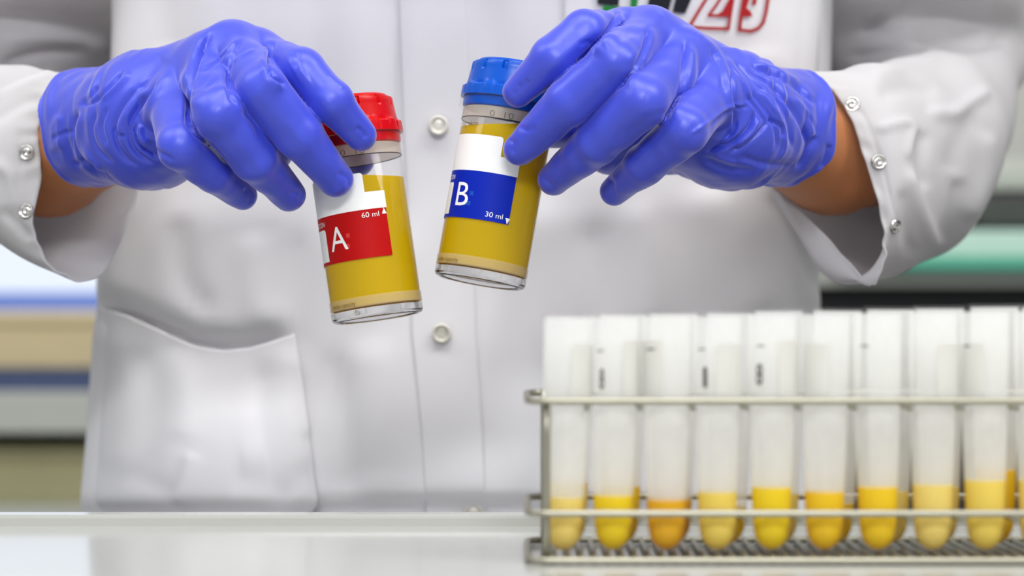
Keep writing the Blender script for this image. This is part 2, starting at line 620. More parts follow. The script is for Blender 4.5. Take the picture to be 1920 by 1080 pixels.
zb = ztop
crate('storage_tray', (-0.62, SD + .03, zb), (-0.33, SD + .30, Z(694, SD)), M['navy'], 'flat navy tray on the shelf under the cardboard box at left', 'tray')
crate('cardboard_box', (-0.60, SD + .04, Z(694, SD) + .0005), (-0.34, SD + .29, Z(588, SD)), M['beige'], 'beige cardboard box standing on the navy tray at left', 'box', M['beige'])
crate('storage_tray', (-1.0, SD + .03, zb), (-0.68, SD + .30, Z(690, SD)), M['navy'], 'flat navy tray at the outer end of the shelf', 'tray')
crate('cardboard_box', (-0.98, SD + .04, Z(690, SD) + .0005), (-0.70, SD + .29, Z(600, SD)), M['beige2'], 'dull cardboard box on the outer navy tray of the shelf', 'box')
zl = Z(950, SD)
crate('cardboard_box', (-0.64, SD + .03, zl), (-0.37, SD + .34, Z(842, SD)), M['beige2'], 'dull beige carton on the lower shelf behind the bench edge at left', 'box', M['beige2'])
crate('cardboard_box', (-0.97, SD + .03, zl), (-0.68, SD + .34, Z(856, SD)), M['beige'], 'beige carton at the outer end of the lower shelf', 'box')

# ------------------------------------------------------------------ things far behind, right: teal edged counter with black instrument
RD = 2.2
ct = empty('side_counter', (0.75, RD, FLOOR))
tag(ct, 'pale green counter with teal edge behind the white sleeve at right', 'counter')
cx0, cx1 = 0.20, 1.35
zt = Z(432, RD)
under(obj_bm('counter_top', box_bm((cx0, RD, Z(482, RD)), (cx1, RD + 0.55, zt), 0.004), M['paleteal']), ct)
under(obj_bm('edge_strip', box_bm((cx0 + 0.10, RD - .006, Z(506, RD)), (cx1, RD + 0.02, Z(482, RD)), 0.002), M['teal']), ct)
under(obj_bm('apron', box_bm((cx0 + .01, RD + .02, Z(536, RD)), (cx1 - .01, RD + 0.5, Z(506, RD)), 0.002), M['shelf']), ct)
under(obj_bm('cabinet_front', box_bm((cx0 + .02, RD + .06, FLOOR), (cx1 - .02, RD + 0.5, Z(536, RD))), M['dark']), ct)
ins = empty('analyser', (0.6, RD + .2, zt)); tag(ins, 'black bench instrument with grey top on the pale green counter', 'instrument')
under(obj_bm('housing', box_bm((0.36, RD + .08, zt), (1.05, RD + .45, Z(352, RD)), 0.012), M['dark']), ins)
under(obj_bm('top_cover', box_bm((0.36, RD + .08, Z(352, RD)), (1.05, RD + .45, Z(290, RD)), 0.012), M['shelf']), ins)
under(obj_bm('front_panel', box_bm((0.44, RD + .07, zt + .006), (0.52, RD + .085, Z(370, RD)), 0.004), M['darkgrey']), ins)


def orient(V, Q):
    c = V.mean(0)
    a, b, d, e = (V[Q[:, i]] - c for i in range(4))
    vol = np.einsum('ij,ij->i', a, np.cross(b, d)).sum() + np.einsum('ij,ij->i', a, np.cross(d, e)).sum()
    return Q if vol > 0 else Q[:, ::-1].copy()


# ------------------------------------------------------------------ joints of the two hands (photo pixel, photo pixel, distance)
# each finger: knuckle, middle joint, end joint, tip centre ; radii in mm
HAND = {
    'right_of_photo': dict(
        wrist=(1372, 226, .918), cuff=(1476, 240, .950), cut=(1494, 240, .952), cutn=(.80, .58, -.14), elbow=(1745, 270, 1.10),
        fingers=[
            dict(j=[(1168, 66, .906), (1096, 62, .876), (1036, 110, .872), (972, 172, .878)], r=[9.4, 8.5, 8.1, 5.9]),
            dict(j=[(1222, 66, .898), (1150, 120, .864), (1066, 192, .868), (975, 280, .880)], r=[10, 9.2, 8.6, 6.2]),
            dict(j=[(1278, 112, .895), (1205, 192, .860), (1118, 268, .872), (1038, 337, .890)], r=[10, 9.3, 8.4, 6.0]),
            dict(j=[(1332, 180, .892), (1284, 246, .864), (1210, 308, .878), (1151, 359, .893)], r=[9.8, 8.5, 7.6, 5.2]),
        ],
        thumb=[(1345, 268, .928), (1240, 268, .948), (1130, 235, .948), (1000, 240, .930)], tr=[15, 11.5, 9.5, 7.5], pad=[(1335, 235, .908), (1145, 275, .925)]),
    'left_of_photo': dict(
        wrist=(272, 226, .918), cuff=(168, 240, .950), cut=(150, 242, .952), cutn=(-.80, .58, -.14), elbow=(-95, 275, 1.10),
        fingers=[
            dict(j=[(486, 106, .906), (568, 132, .876), (622, 190, .872), (676, 253, .880)], r=[9.4, 8.2, 7.8, 5.9]),
            dict(j=[(436, 92, .898), (492, 170, .864), (560, 252, .870), (629, 336, .882)], r=[10, 9.3, 8.8, 6.5]),
            dict(j=[(386, 124, .895), (408, 214, .860), (478, 298, .872), (543, 366, .890)], r=[10, 9.3, 8.5, 6.1]),
            dict(j=[(326, 190, .892), (338, 276, .864), (402, 326, .878), (456, 367, .893)], r=[9.8, 8.2, 7.3, 5.3]),
        ],
        thumb=[(298, 268, .928), (405, 268, .948), (520, 245, .948), (668, 298, .931)], tr=[15, 11.5, 9.5, 7.5], pad=[(310, 235, .908), (500, 275, .925)]),
}

GLOVE_FOLDS = {'right_of_photo': [], 'left_of_photo': []}

cL = lambda pts: [(x / 2.7 + 60, y / 2.7 + 20) for x, y in pts]
cR = lambda pts: [(x / 2.7 + 920, y / 2.7) for x, y in pts]
GLOVE_FOLDS['left_of_photo'] = [
    ('s', cL([(915, 85), (860, 200), (820, 320), (795, 430), (785, 520), (805, 590)]), 9, 1.9), ('s', cL([(1065, 130), (1015, 220), (990, 290), (985, 370), (1015, 445)]), 8, 1.3),
    ('s', cL([(1235, 140), (1200, 205), (1194, 290), (1222, 345), (1290, 385)]), 8, 1.8),
    ('g', cL([(905, 100), (850, 220), (815, 330), (792, 430), (783, 520), (800, 580), (860, 640)]), 5, -2.4),
    ('g', cL([(870, 190), (830, 330), (806, 450), (800, 520)]), 11, 1.1),
    ('g', cL([(1060, 140), (1010, 230), (988, 290), (985, 370), (1010, 440), (1060, 500)]), 4, -1.3),
    ('g', cL([(1225, 150), (1198, 205), (1193, 290), (1220, 340), (1300, 385)]), 4.5, -1.6),
    ('g', cL([(1175, 180), (1172, 260), (1190, 330)]), 9, .7),
    ('g', cL([(1060, 145), (960, 230), (840, 310)]), 3, .35), ('g', cL([(1050, 165), (960, 245), (850, 325)]), 3, -.35),
    ('g', cL([(930, 330), (870, 390), (800, 440)]), 3, .35), ('g', cL([(940, 345), (870, 408)]), 3, -.3),
    ('g', cL([(1130, 195), (1060, 230), (1010, 262)]), 3, .4),
    ('g', cL([(240, 480), (212, 560), (205, 620), (230, 720), (310, 810), (420, 860)]), 5, -1.6),
    ('g', cL([(268, 500), (240, 590), (245, 680), (300, 760), (380, 820)]), 8, .8),
    ('g', cL([(470, 300), (380, 400), (310, 460), (215, 485)]), 4, -.9), ('g', cL([(500, 305), (420, 390), (340, 455)]), 6, .6),
    ('g', cL([(560, 360), (470, 460), (420, 560), (420, 650), (470, 740), (560, 800)]), 4, -1.0),
    ('g', cL([(600, 380), (510, 480), (450, 580), (452, 650)]), 6, .6),
    ('g', cL([(640, 350), (560, 460), (500, 560), (490, 640), (530, 720), (640, 790)]), 4, -1.0),
    ('g', cL([(525, 560), (520, 630), (550, 690), (650, 755)]), 4, -1.5), ('g', cL([(548, 570), (548, 630), (580, 685)]), 6, .9),
    ('g', cL([(700, 300), (620, 420), (580, 520), (590, 600)]), 7, .5),
    ('g', cL([(340, 380), (290, 440), (240, 470)]), 4, -.6), ('g', cL([(410, 590), (440, 632), (475, 630)]), 3, -.6),
    ('g', cL([(150, 520), (110, 600), (130, 720)]), 8, .6), ('g', cL([(100, 650), (150, 625), (200, 610)]), 4, -.5),
    ('g', cL([(200, 780), (280, 770), (330, 800)]), 5, -.6), ('g', cL([(330, 500), (300, 600), (330, 700), (420, 780)]), 4, -.7),
    ('g', cL([(380, 480), (350, 590), (380, 690)]), 4, -.7), ('g', cL([(600, 640), (620, 700), (720, 760)]), 4, -.8),
    ('g', cL([(1140, 375), (1190, 410)]), 26, .15), ('g', cL([(930, 490), (985, 525)]), 24, .15), ('g', cL([(690, 640), (750, 660)]), 20, .15),
    ('g', cL([(1330, 330), (1380, 300)]), 22, .7),
    ('g', cL([(800, 610), (860, 650), (920, 690), (1000, 780)]), 4, -.8), ('g', cL([(1060, 500), (1130, 580), (1160, 660)]), 5, -.7),
    ('g', cL([(1280, 540), (1400, 700), (1480, 820)]), 10, .35), ('g', cL([(1020, 640), (1150, 790), (1240, 900)]), 10, .35),
    ('g', cL([(1430, 400), (1530, 520), (1620, 610)]), 9, .35), ('g', cL([(1500, 320), (1580, 400)]), 5, .3),
    ('g', cL([(1640, 590), (1672, 612), (1690, 650)]), 4, -.7), ('g', cL([(1540, 820), (1600, 850), (1600, 900)]), 5, -.6),
    ('g', cL([(1300, 930), (1350, 920), (1370, 960)]), 4, -.5), ('g', cL([(1070, 900), (1100, 930), (1110, 980)]), 4, -.5),
    ('g', cL([(800, 300), (740, 420), (720, 520)]), 14, .6), ('g', cL([(680, 230), (600, 330), (540, 420)]), 12, -.5),
    ('g', cL([(1300, 190), (1340, 230), (1330, 300)]), 5, -.4),
]
GLOVE_FOLDS['right_of_photo'] = [
    ('s', cR([(500, 265), (590, 170), (628, 100), (645, 40)]), 9, 1.8), ('s', cR([(660, 430), (722, 365), (770, 275), (792, 195), (800, 130)]), 8, 1.5), ('s', cR([(880, 605), (940, 530), (978, 420), (986, 300), (986, 190)]), 9, 1.9),
    ('g', cR([(640, 50), (628, 100), (590, 170), (500, 265), (420, 340)]), 4.5, -1.6), ('g', cR([(660, 90), (630, 160), (560, 240)]), 9, .6),
    ('g', cR([(800, 120), (790, 200), (768, 280), (720, 370), (620, 470)]), 4, -1.3), ('g', cR([(770, 160), (750, 240), (690, 330)]), 8, .4),
    ('g', cR([(985, 195), (985, 300), (978, 420), (940, 530), (870, 610)]), 4.5, -1.6), ('g', cR([(1010, 240), (1015, 380), (990, 500)]), 9, .7),
    ('g', cR([(1040, 160), (1140, 260), (1190, 370), (1212, 500), (1215, 640)]), 6, .7), ('g', cR([(1210, 350), (1232, 480), (1236, 640), (1180, 730)]), 4, -1.0),
    ('g', cR([(1110, 250), (1160, 350), (1185, 470)]), 5, -.5), ('g', cR([(1060, 180), (1150, 290)]), 4, -.5),
    ('g', cR([(1310, 520), (1200, 545), (1100, 620), (1000, 690)]), 3, .5), ('g', cR([(1310, 535), (1200, 562), (1105, 635)]), 3, -.4),
    ('g', cR([(1340, 540), (1310, 640), (1210, 730), (1090, 775)]), 4, -1.3), ('g', cR([(1400, 590), (1385, 640), (1300, 720), (1200, 780)]), 4, -1.1),
    ('g', cR([(1225, 650), (1160, 735), (1080, 770)]), 4, -1.2), ('g', cR([(1360, 600), (1320, 680), (1240, 750)]), 5, .7),
    ('g', cR([(1290, 480), (1350, 550), (1395, 625)]), 4, -.8), ('g', cR([(1180, 280), (1260, 390), (1330, 500)]), 5, .5),
    ('g', cR([(1230, 310), (1310, 390), (1390, 480)]), 4, -.5), ('g', cR([(1270, 330), (1450, 460), (1560, 610), (1620, 770)]), 4, -.8),
    ('g', cR([(1300, 325), (1420, 370), (1540, 430), (1660, 540)]), 5, -1.2), ('g', cR([(1330, 318), (1450, 360), (1570, 430)]), 6, .7),
    ('g', cR([(1400, 420), (1500, 590), (1530, 770)]), 4, -.8), ('g', cR([(1600, 560), (1645, 680), (1580, 800)]), 4, -.8),
    ('g', cR([(1300, 440), (1420, 600), (1450, 720), (1420, 770)]), 4, -.7), ('g', cR([(1340, 440), (1460, 590), (1490, 740), (1440, 830)]), 4, .6),
    ('g', cR([(1480, 470), (1580, 620), (1600, 760), (1540, 870)]), 4, -.8), ('g', cR([(1520, 480), (1620, 600), (1650, 720)]), 5, .6),
    ('g', cR([(1650, 680), (1600, 790), (1550, 860)]), 4, -.9), ('g', cR([(1700, 720), (1660, 860)]), 5, -.7), ('g', cR([(1400, 600), (1470, 640), (1480, 700)]), 3, -.8),
    ('g', cR([(1250, 790), (1400, 830), (1560, 830)]), 6, -.6), ('g', cR([(1060, 800), (1200, 850), (1350, 870)]), 8, -.6), ('g', cR([(1130, 790), (1250, 830)]), 5, .5),
    ('g', cR([(560, 305), (640, 330)]), 26, .15), ('g', cR([(700, 470), (780, 505)]), 26, .15), ('g', cR([(950, 620), (1010, 660)]), 24, .15),
    ('g', cR([(600, 140), (480, 195), (350, 300), (240, 400)]), 10, .5), ('g', cR([(700, 400), (560, 520), (430, 640)]), 10, .3),
    ('g', cR([(900, 560), (800, 600), (680, 690)]), 8, -.4), ('g', cR([(130, 440), (165, 430), (190, 400)]), 5, -.5), ('g', cR([(110, 480), (150, 455), (170, 470)]), 4, -.25),
    ('g', cR([(90, 700), (120, 730), (105, 780)]), 4, -.6), ('g', cR([(140, 640), (190, 660), (230, 640)]), 5, -.4), ('g', cR([(260, 900), (300, 930), (320, 960)]), 4, -.5),
    ('g', cR([(590, 900), (620, 930), (610, 980)]), 4, -.5), ('g', cR([(440, 230), (490, 210), (520, 230)]), 4, -.4), ('g', cR([(880, 620), (920, 570), (900, 600)]), 5, -.5),
    ('g', cR([(870, 60), (830, 110), (800, 180)]), 8, .4), ('g', cR([(700, 70), (680, 150), (640, 220)]), 8, -.35),
]


def hand_sdf(g, H):
    mm = 0.001
    W = P(*H['wrist']); C = P(*H['cuff']); E = P(*H['elbow'])
    fa = (C - W) / np.linalg.norm(C - W)
    palm = g.field()
    for i, f in enumerate(H['fingers']):
        K = P(*f['j'][0])
        off = W + (K - W) * 0.05 + np.array([0, 0, (1.5 - i) * 0.0055])
        g.add(palm, off, K, 16.0 * mm, f['r'][0] * mm, 0.010)
    cf = g.field()
    g.add(cf, W, C, 21.5 * mm, 23.5 * mm, 0)
    g.add(cf, C, C + fa * 0.045, 23.5 * mm, 25.5 * mm, 0)
    palm = smin(palm, cf, 0.014)
    T = [P(*q) for q in H['thumb']]
    th = g.field()
    for i, k in enumerate((0.0, 0.004, 0.003)):
        g.add(th, T[i], T[i + 1], H['tr'][i] * mm, H['tr'][i + 1] * mm, k)
    palm = smin(palm, th, 0.010)
    pad = g.field()
    g.add(pad, P(*H['pad'][0]), P(*H['pad'][1]), 14 * mm, 11 * mm, 0)
    palm = smin(palm, pad, 0.008)
    allf = g.field()
    for f in H['fingers']:
        J = [P(*q) for q in f['j']]
        r = [x * mm for x in f['r']]
        c = g.field()
        g.add(c, J[0], J[1], r[0] * 0.96, r[1], 0)
        g.add(c, J[1], J[2], r[1], r[2], 0.0016)
        g.add(c, J[2], J[3], r[2], r[3], 0.0012)
        allf = smin(allf, c, 0.0012)
    return smin(palm, allf, 0.005)


# ------------------------------------------------------------------ the person: one continuous body under the clothes
def build_body():
    g = Grid((-0.34, 0.84, FLOOR), (0.30, 1.27, 0.56), 0.0045)
    cx = -0.025
    n = (0, 1, 0)
    s = g.field()
    g.add(s, (cx, 1.12, -0.08), (cx, 1.12, 0.10), 0.125, 0.115, 0.03, flat=(n, 1.75))
    g.add(s, (cx, 1.13, 0.10), (cx, 1.13, 0.27), 0.115, 0.120, 0.03, flat=(n, 1.7))
    g.add(s, (cx - .13, 1.14, 0.36), (cx + .13, 1.14, 0.36), 0.04, 0.04, 0.05)
    g.add(s, (cx, 1.14, 0.34), (cx, 1.135, 0.56), 0.050, 0.048, 0.04)
    for sx in (-1, 1):
        g.add(s, (cx + sx * .07, 1.12, -0.10), (cx + sx * .08, 1.13, -0.48), 0.07, 0.05, 0.02)
        g.add(s, (cx + sx * .08, 1.13, -0.48), (cx + sx * .085, 1.15, FLOOR + .09), 0.05, 0.034, 0.02)
        g.add(s, (cx + sx * .085, 1.16, FLOOR + .03), (cx + sx * .10, 1.00, FLOOR + .025), 0.032, 0.026, 0.02)
    for key, sx in (('right_of_photo', 1), ('left_of_photo', -1)):
        H = HAND[key]
        W, C, E = P(*H['wrist']), P(*H['cuff']), P(*H['elbow'])
        path = [E] + [P(*q) for q in (((1745, 110, 1.142), (1725, 0, 1.132), (1700, -220, 1.098)) if sx > 0 else ((-20, 100, 1.142), (50, 0, 1.132), (100, -220, 1.098)))]
        path.append(np.array([cx + sx * 0.13, 1.115, 0.345]))
        for q in range(len(path) - 1):
            g.add(s, path[q], path[q + 1], 0.020, 0.020, 0.008)
        mid = P(*((1560, 288, .985) if sx > 0 else (92, 292, .985)))
        g.add(s, E, mid, 0.024, 0.0245, 0.008)
        g.add(s, mid, W, 0.0240, 0.0155, 0.006)
        for f in H['fingers']:
            J = [P(*q) for q in f['j']]
            g.add(s, W, J[0], 0.011, 0.007, 0.004)
            for a in range(3):
                g.add(s, J[a], J[a + 1], 0.0052, 0.0048, 0)
        T = [P(*q) for q in H['thumb']]
        for a in range(3):
            g.add(s, T[a], T[a + 1], 0.007, 0.0055, 0)
    V, Q = surface_nets(s, g.lo, g.h)
    Q = orient(V, Q)
    V = laplace(V, Q, 4)
    return V, Q


V, Q = build_body()
person = obj('person', V, Q, M['skin'])
tag(person, 'person in white lab coat and blue gloves holding up two sample vials', 'person')


# ------------------------------------------------------------------ gloves
def build_glove(key):
    H = HAND[key]
    pts = np.array([P(*q) for f in H['fingers'] for q in f['j']] + [P(*q) for q in H['thumb']] + [P(*H['wrist']), P(*H['cuff'])])
    lo, hi = pts.min(0) - 0.020, pts.max(0) + 0.020
    W, C, E = P(*H['wrist']), P(*H['cuff']), P(*H['elbow'])
    sx = 1 if key == 'right_of_photo' else -1
    if sx > 0: hi = np.maximum(hi, C + .034)
    else:
        lo[0] -= .018; hi[1:] = np.maximum(hi[1:], C[1:] + .034)
    lo[2] -= 0.006
    g = Grid(lo, hi, 0.00060)
    s = hand_sdf(g, H)
    cp = P(*H['cut'])
    cn = np.array(H['cutn']); cn /= np.linalg.norm(cn)
    s = np.maximum(s, g.plane(cp, cn))
    V, Q = surface_nets(s, g.lo, g.h)
    del s
    Q = orient(V, Q)
    V = laplace(V, Q, 3)
    # open the cuff: drop the faces that close it
    fc = V[Q].mean(1)
    dist = (fc - cp) @ cn
    keep = dist < -0.0011
    Q = Q[keep]
    used = np.unique(Q); mp = np.full(len(V), -1); mp[used] = np.arange(len(used))
    V, Q = V[used], mp[Q]
    # loose rubber: slack folds around the wrist and small ripples
    N = normals(V, Q)
    ax = (V - W) @ cn                       # along the forearm
    slack = np.clip((ax + 0.014) / 0.02, 0, 1)
    rad = V - W - ax[:, None] * cn
    ang = np.arctan2(rad[:, 2], -rad[:, 1] * cn[0] * sx + rad[:, 0] * sx * cn[1])
    w = vnoise(V, 0.05, 11 + sx) * 2.0
    rip = np.sin(ax / 0.0062 * 2 * math.pi * 0.62 + w + 1.8 * np.sin(ang * 1.0 + 0.6)) * 0.55 + np.sin(ax / 0.0040 * 2 * math.pi * 0.55 + w * 1.7 - ang * 1.3) * 0.30
    rip = np.sign(rip) * np.abs(rip) ** 1.3
    amp = (0.55 + 0.45 * vnoise(V, 0.03, 5)) * slack * 0.0010
    V = V + N * (rip * amp)[:, None]
    V = V + N * (vnoise(V, 0.012, 3) * 0.00016)[:, None]
    # rolled edge of the cuff
    edge = np.exp(-((((V - cp) @ cn) + 0.0012) / 0.0012) ** 2)
    V = V + normals(V, Q) * (edge * 0.0005)[:, None]
    V = fold(V, Q, [(k_, p_, w_ * 1.05, d_ * (1.5 if abs(np.mean([q[0] for q in p_]) - (1640 if sx < 0 else 0)) > 1340 else 1.0)) for k_, p_, w_, d_ in GLOVE_FOLDS[key]])
    V = V + (np.exp(-(((V - cp) @ cn) / 0.010) ** 2) * vnoise(V, 0.03, 9) * 0.0016)[:, None] * cn
    o = obj('glove', V, Q, M['glove'], person)
    md = o.modifiers.new('thickness', 'SOLIDIFY'); md.thickness = 0.0004; md.offset = -1
    return o


for key, lab in (('left_of_photo', 'blue nitrile glove gripping the red capped vial'), ('right_of_photo', 'blue nitrile glove gripping the blue capped vial')):
    tag(build_glove(key), lab)


# ------------------------------------------------------------------ lab coat
def loft_rings(R, n_between, closed=True):
    """R: (rings, n, 3) -> smooth skin through the rings"""
    R = np.asarray(R)
    e = np.concatenate([[2 * R[0] - R[1]], R, [2 * R[-1] - R[-2]]])
    out = []
    for i in range(1, len(e) - 2):
        for t in np.linspace(0, 1, n_between, endpoint=False):
            out.append(0.5 * (2 * e[i] + (e[i + 1] - e[i - 1]) * t + (2 * e[i - 1] - 5 * e[i] + 4 * e[i + 1] - e[i + 2]) * t * t
                              + (-e[i - 1] + 3 * e[i] - 3 * e[i + 1] + e[i + 2]) * t ** 3))
    out.append(R[-1])
    G = np.array(out)
    m, n = G.shape[:2]
    idx = np.arange(m * n).reshape(m, n)
    a = idx[:-1]; b = idx[1:]
    Q = np.stack([a, np.roll(a, -1, 1), np.roll(b, -1, 1), b], -1).reshape(-1, 4)
    return G.reshape(-1, 3), Q


TC = -0.023     # middle of the trunk


def torso_ring(z, xl, xr, front, back, n=220, ex=2.5):
    t = np.linspace(0, 2 * math.pi, n, endpoint=False)
    c, s = np.cos(t), np.sin(t)
    r = 1 / (np.abs(c) ** ex + np.abs(s) ** ex) ** (1 / ex)
    return np.stack([(xl + xr) / 2 + (xr - xl) / 2 * c * r, (front + back) / 2 - (back - front) / 2 * s * r, np.full(n, z)], -1)


TORSO = [(-0.50, -0.235, 0.190, 0.985, 1.255), (-0.28, -0.220, 0.172, 0.988, 1.24), (-0.10, -0.2035, 0.152, 0.996, 1.225),
         (0.0, -0.196, 0.1445, 1.010, 1.215), (0.10, -0.190, 0.142, 1.020, 1.215), (0.20, -0.184, 0.146, 1.004, 1.22),
         (0.30, -0.182, 0.148, 0.990, 1.225), (0.36, -0.165, 0.128, 1.035, 1.215), (0.405, -0.115, 0.078, 1.075, 1.20), (0.435, -0.085, 0.045, 1.085, 1.195)]
TV, TQ = loft_rings([torso_ring(*a) for a in TORSO], 26)
TQ = orient(TV, TQ)
COAT_FOLDS = []
POCKET_FOLDS = []
SLEEVE_FOLDS = {1: [], -1: []}

COAT_FOLDS = [
    ('g', [(405, -80), (402, 150), (410, 330)], 34, 3.30), ('g', [(300, -80), (310, 120)], 30, -2.25), ('g', [(592, -80), (590, 120), (598, 330)], 9, -2.10),
    ('g', [(655, -80), (660, 120), (668, 320)], 26, 2.40), ('g', [(738, -80), (742, 150), (752, 480)], 12, -2.40), ('g', [(930, -60), (925, 150), (915, 620)], 22, -1.80),
    ('g', [(1010, 340), (1000, 600), (985, 960)], 40, 3.00), ('g', [(1190, 360), (1205, 480), (1225, 640)], 34, 3.60), ('g', [(1110, 400), (1120, 560), (1100, 700)], 26, -2.40),
    ('g', [(1330, 330), (1370, 460), (1420, 620)], 40, 3.60), ('g', [(1440, 350), (1490, 430), (1545, 560)], 16, -3.00), ('g', [(690, 620), (700, 780), (720, 960)], 40, 2.70),
    ('g', [(60, 974), (420, 966), (610, 970), (800, 964), (1100, 968), (1400, 970)], 20, -15.00), ('g', [(620, 640), (640, 780), (655, 960)], 16, -2.70), ('g', [(150, 560), (220, 585), (300, 618), (370, 645), (430, 652), (500, 645), (570, 630)], 26, -7.00),
    ('g', [(240, 350), (220, 470), (215, 580)], 22, 2.40), ('g', [(330, 400), (345, 520), (400, 600)], 22, -2.10), ('g', [(470, 430), (480, 560), (520, 620)], 24, 1.80),
    ('g', [(560, 420), (556, 560), (570, 700)], 14, -1.80), ('g', [(1290, 150), (1400, 110), (1480, 120)], 12, 1.80), ('g', [(1330, 110), (1420, 85)], 12, -1.35),
]
POCKET_FOLDS = [
    ('g', [(215, 600), (235, 720), (225, 900)], 30, 1.08), ('g', [(262, 640), (285, 760), (270, 900)], 30, -0.96), ('g', [(320, 650), (350, 740), (345, 840)], 30, 0.96),
    ('g', [(500, 660), (485, 760), (505, 880), (560, 960)], 22, -1.32), ('g', [(545, 640), (540, 760), (570, 900)], 25, 1.32), ('g', [(365, 845), (350, 900), (330, 955)], 16, 1.56),
    ('g', [(420, 900), (480, 905), (550, 950)], 30, -1.44), ('g', [(450, 860), (500, 855)], 30, 0.90), ('g', [(575, 800), (590, 880), (606, 950)], 14, -1.20), ('g', [(60, 974), (400, 966), (760, 970)], 20, -10.00),
    ('g', [(235, 880), (300, 915), (330, 940)], 25, -1.08),
]
SLEEVE_FOLDS[1] = [
    ('g', [(1545, 172), (1610, 205), (1648, 290), (1672, 380), (1690, 430), (1690, 490)], 3.5, -.6), ('g', [(1640, 245), (1680, 232), (1719, 228)], 8, 1.6),
    ('g', [(1719, 228), (1708, 262), (1700, 300)], 6, 1.6), ('g', [(1735, 240), (1728, 300), (1735, 360)], 12, -1.8), ('g', [(1700, 310), (1725, 390), (1760, 470)], 12, 2.2),
    ('g', [(1690, 350), (1700, 430), (1715, 490)], 12, -1.4), ('g', [(1861, 165), (1822, 189), (1783, 214), (1733, 206)], 12, 2.6), ('g', [(1840, 215), (1800, 260), (1780, 330)], 20, -1.2),
    ('g', [(1583, 111), (1667, 94), (1745, 92)], 8, -2.2), ('g', [(1620, 150), (1700, 120), (1770, 110)], 16, 1.6), ('g', [(1640, 180), (1700, 165), (1760, 175)], 14, -1.4),
    ('g', [(1850, 240), (1850, 330), (1810, 420)], 16, 2.2), ('g', [(1800, 330), (1790, 400), (1760, 460)], 14, -1.8), ('g', [(1600, 60), (1680, 20), (1740, -20)], 14, -3.0),
    ('g', [(1700, 60), (1800, 85), (1900, 70)], 12, -2.5), ('g', [(1640, 40), (1720, 50), (1800, 55)], 14, 2.0),
]
SLEEVE_FOLDS[-1] = [
    ('g', [(40, 215), (38, 290), (32, 380), (40, 450)], 3.5, -.6), ('g', [(-20, 190), (40, 160), (110, 135)], 10, 2.0), ('g', [(-20, 230), (40, 195), (90, 180)], 10, -1.6),
    ('g', [(-20, 300), (20, 330), (35, 400)], 12, 1.6), ('g', [(0, 120), (80, 100), (170, 90)], 10, -2.5), ('g', [(0, 75), (110, 70), (215, 95)], 14, 2.4), ('g', [(10, 20), (120, 35), (220, 40)], 18, -1.5),
    ('g', [(0, 390), (30, 420), (60, 455)], 10, -1.4), ('g', [(80, 480), (130, 490), (190, 470)], 10, 1.0),
]
TN = normals(TV, TQ)
TV = TV + TN * (vnoise(TV * np.array([1, 1, 0.25]), 0.06, 21) * 0.0011)[:, None]
_bpx, _bpy = project(TV)
_bs = normals(TV, TQ)[:, 1] < -0.05
BASE = (_bpx[_bs], _bpy[_bs], TV[_bs, 1])
TV = fold(TV, TQ, COAT_FOLDS)
coat = obj('lab_coat', TV, TQ, M['coat'], person)
coat['label'] = 'white cotton lab coat'

# front surface of the coat as a height field for things sewn on to it
_px, _py = project(TV)
_N = normals(TV, TQ)
_sel = (_N[:, 1] < -0.05)
FOLDED = (_px[_sel], _py[_sel], TV[_sel, 1])


def coat_depth(px, py, base=False):
    FPX, FPY, FD = BASE if base else FOLDED
    px = np.asarray(px, dtype=float).ravel(); py = np.asarray(py, dtype=float).ravel()
    out = np.zeros(len(px))
    for s0 in range(0, len(px), 512):
        d2 = (FPX[None] - px[s0:s0 + 512, None]) ** 2 + (FPY[None] - py[s0:s0 + 512, None]) ** 2
        k = np.argpartition(d2, 40, axis=1)[:, :40]
        dd = np.take_along_axis(d2, k, 1)
        w = np.exp(-(dd - dd.min(1, keepdims=True)) / (2 * 13.0 ** 2))
        out[s0:s0 + 512] = (FD[k] * w).sum(1) / w.sum(1)
    return out


def coat_patch(name, left, right, ys, nx, lift, mat, parent, thick=0.0007, folds=None):
    """cloth layer sewn on the coat between two edge curves x = left(y), x = right(y); lift(u, v) in metres off the coat"""
    ny = len(ys)
    U, Vv = np.meshgrid(np.linspace(0, 1, nx), np.arange(ny))
    PY = np.zeros((ny, nx)); PX = np.zeros((ny, nx))
    for i, y in enumerate(ys):
        yy = y if np.ndim(y) else np.full(nx, y)
        PY[i] = yy
        PX[i] = left(yy) + (right(yy) - left(yy)) * U[i]
    D = coat_depth(PX, PY).reshape(ny, nx)
    D = D - lift(U, Vv / (ny - 1))
    pts = np.stack([(PX - 960) / F * D, D, ZC + (540 - PY) / F * D], -1).reshape(-1, 3)
    idx = np.arange(ny * nx).reshape(ny, nx)
    Qd = np.stack([idx[:-1, :-1], idx[1:, :-1], idx[1:, 1:], idx[:-1, 1:]], -1).reshape(-1, 4)
    if folds:
        pts = fold(pts, Qd, folds)
    o = obj(name, pts, Qd, mat, parent)
    md = o.modifiers.new('thickness', 'SOLIDIFY'); md.thickness = thick; md.offset = 0
    return o


def interp(pts):
    p = np.asarray(pts, dtype=float)
    return lambda v: np.interp(v, p[:, 0], p[:, 1])


# front placket with its snap fasteners
pk_l = interp([(-400, 738), (0, 748), (235, 756), (500, 770), (625, 772), (800, 790), (1400, 822)])
pk_r = interp([(-400, 862), (0, 872), (235, 884), (500, 890), (625, 892), (800, 905), (1400, 930)])
coat_patch('placket', pk_l, pk_r, np.linspace(-380, 1380, 180), 24, lambda u, v: 0.0006 + 0 * u, M['coat'], coat, thick=0.0004)

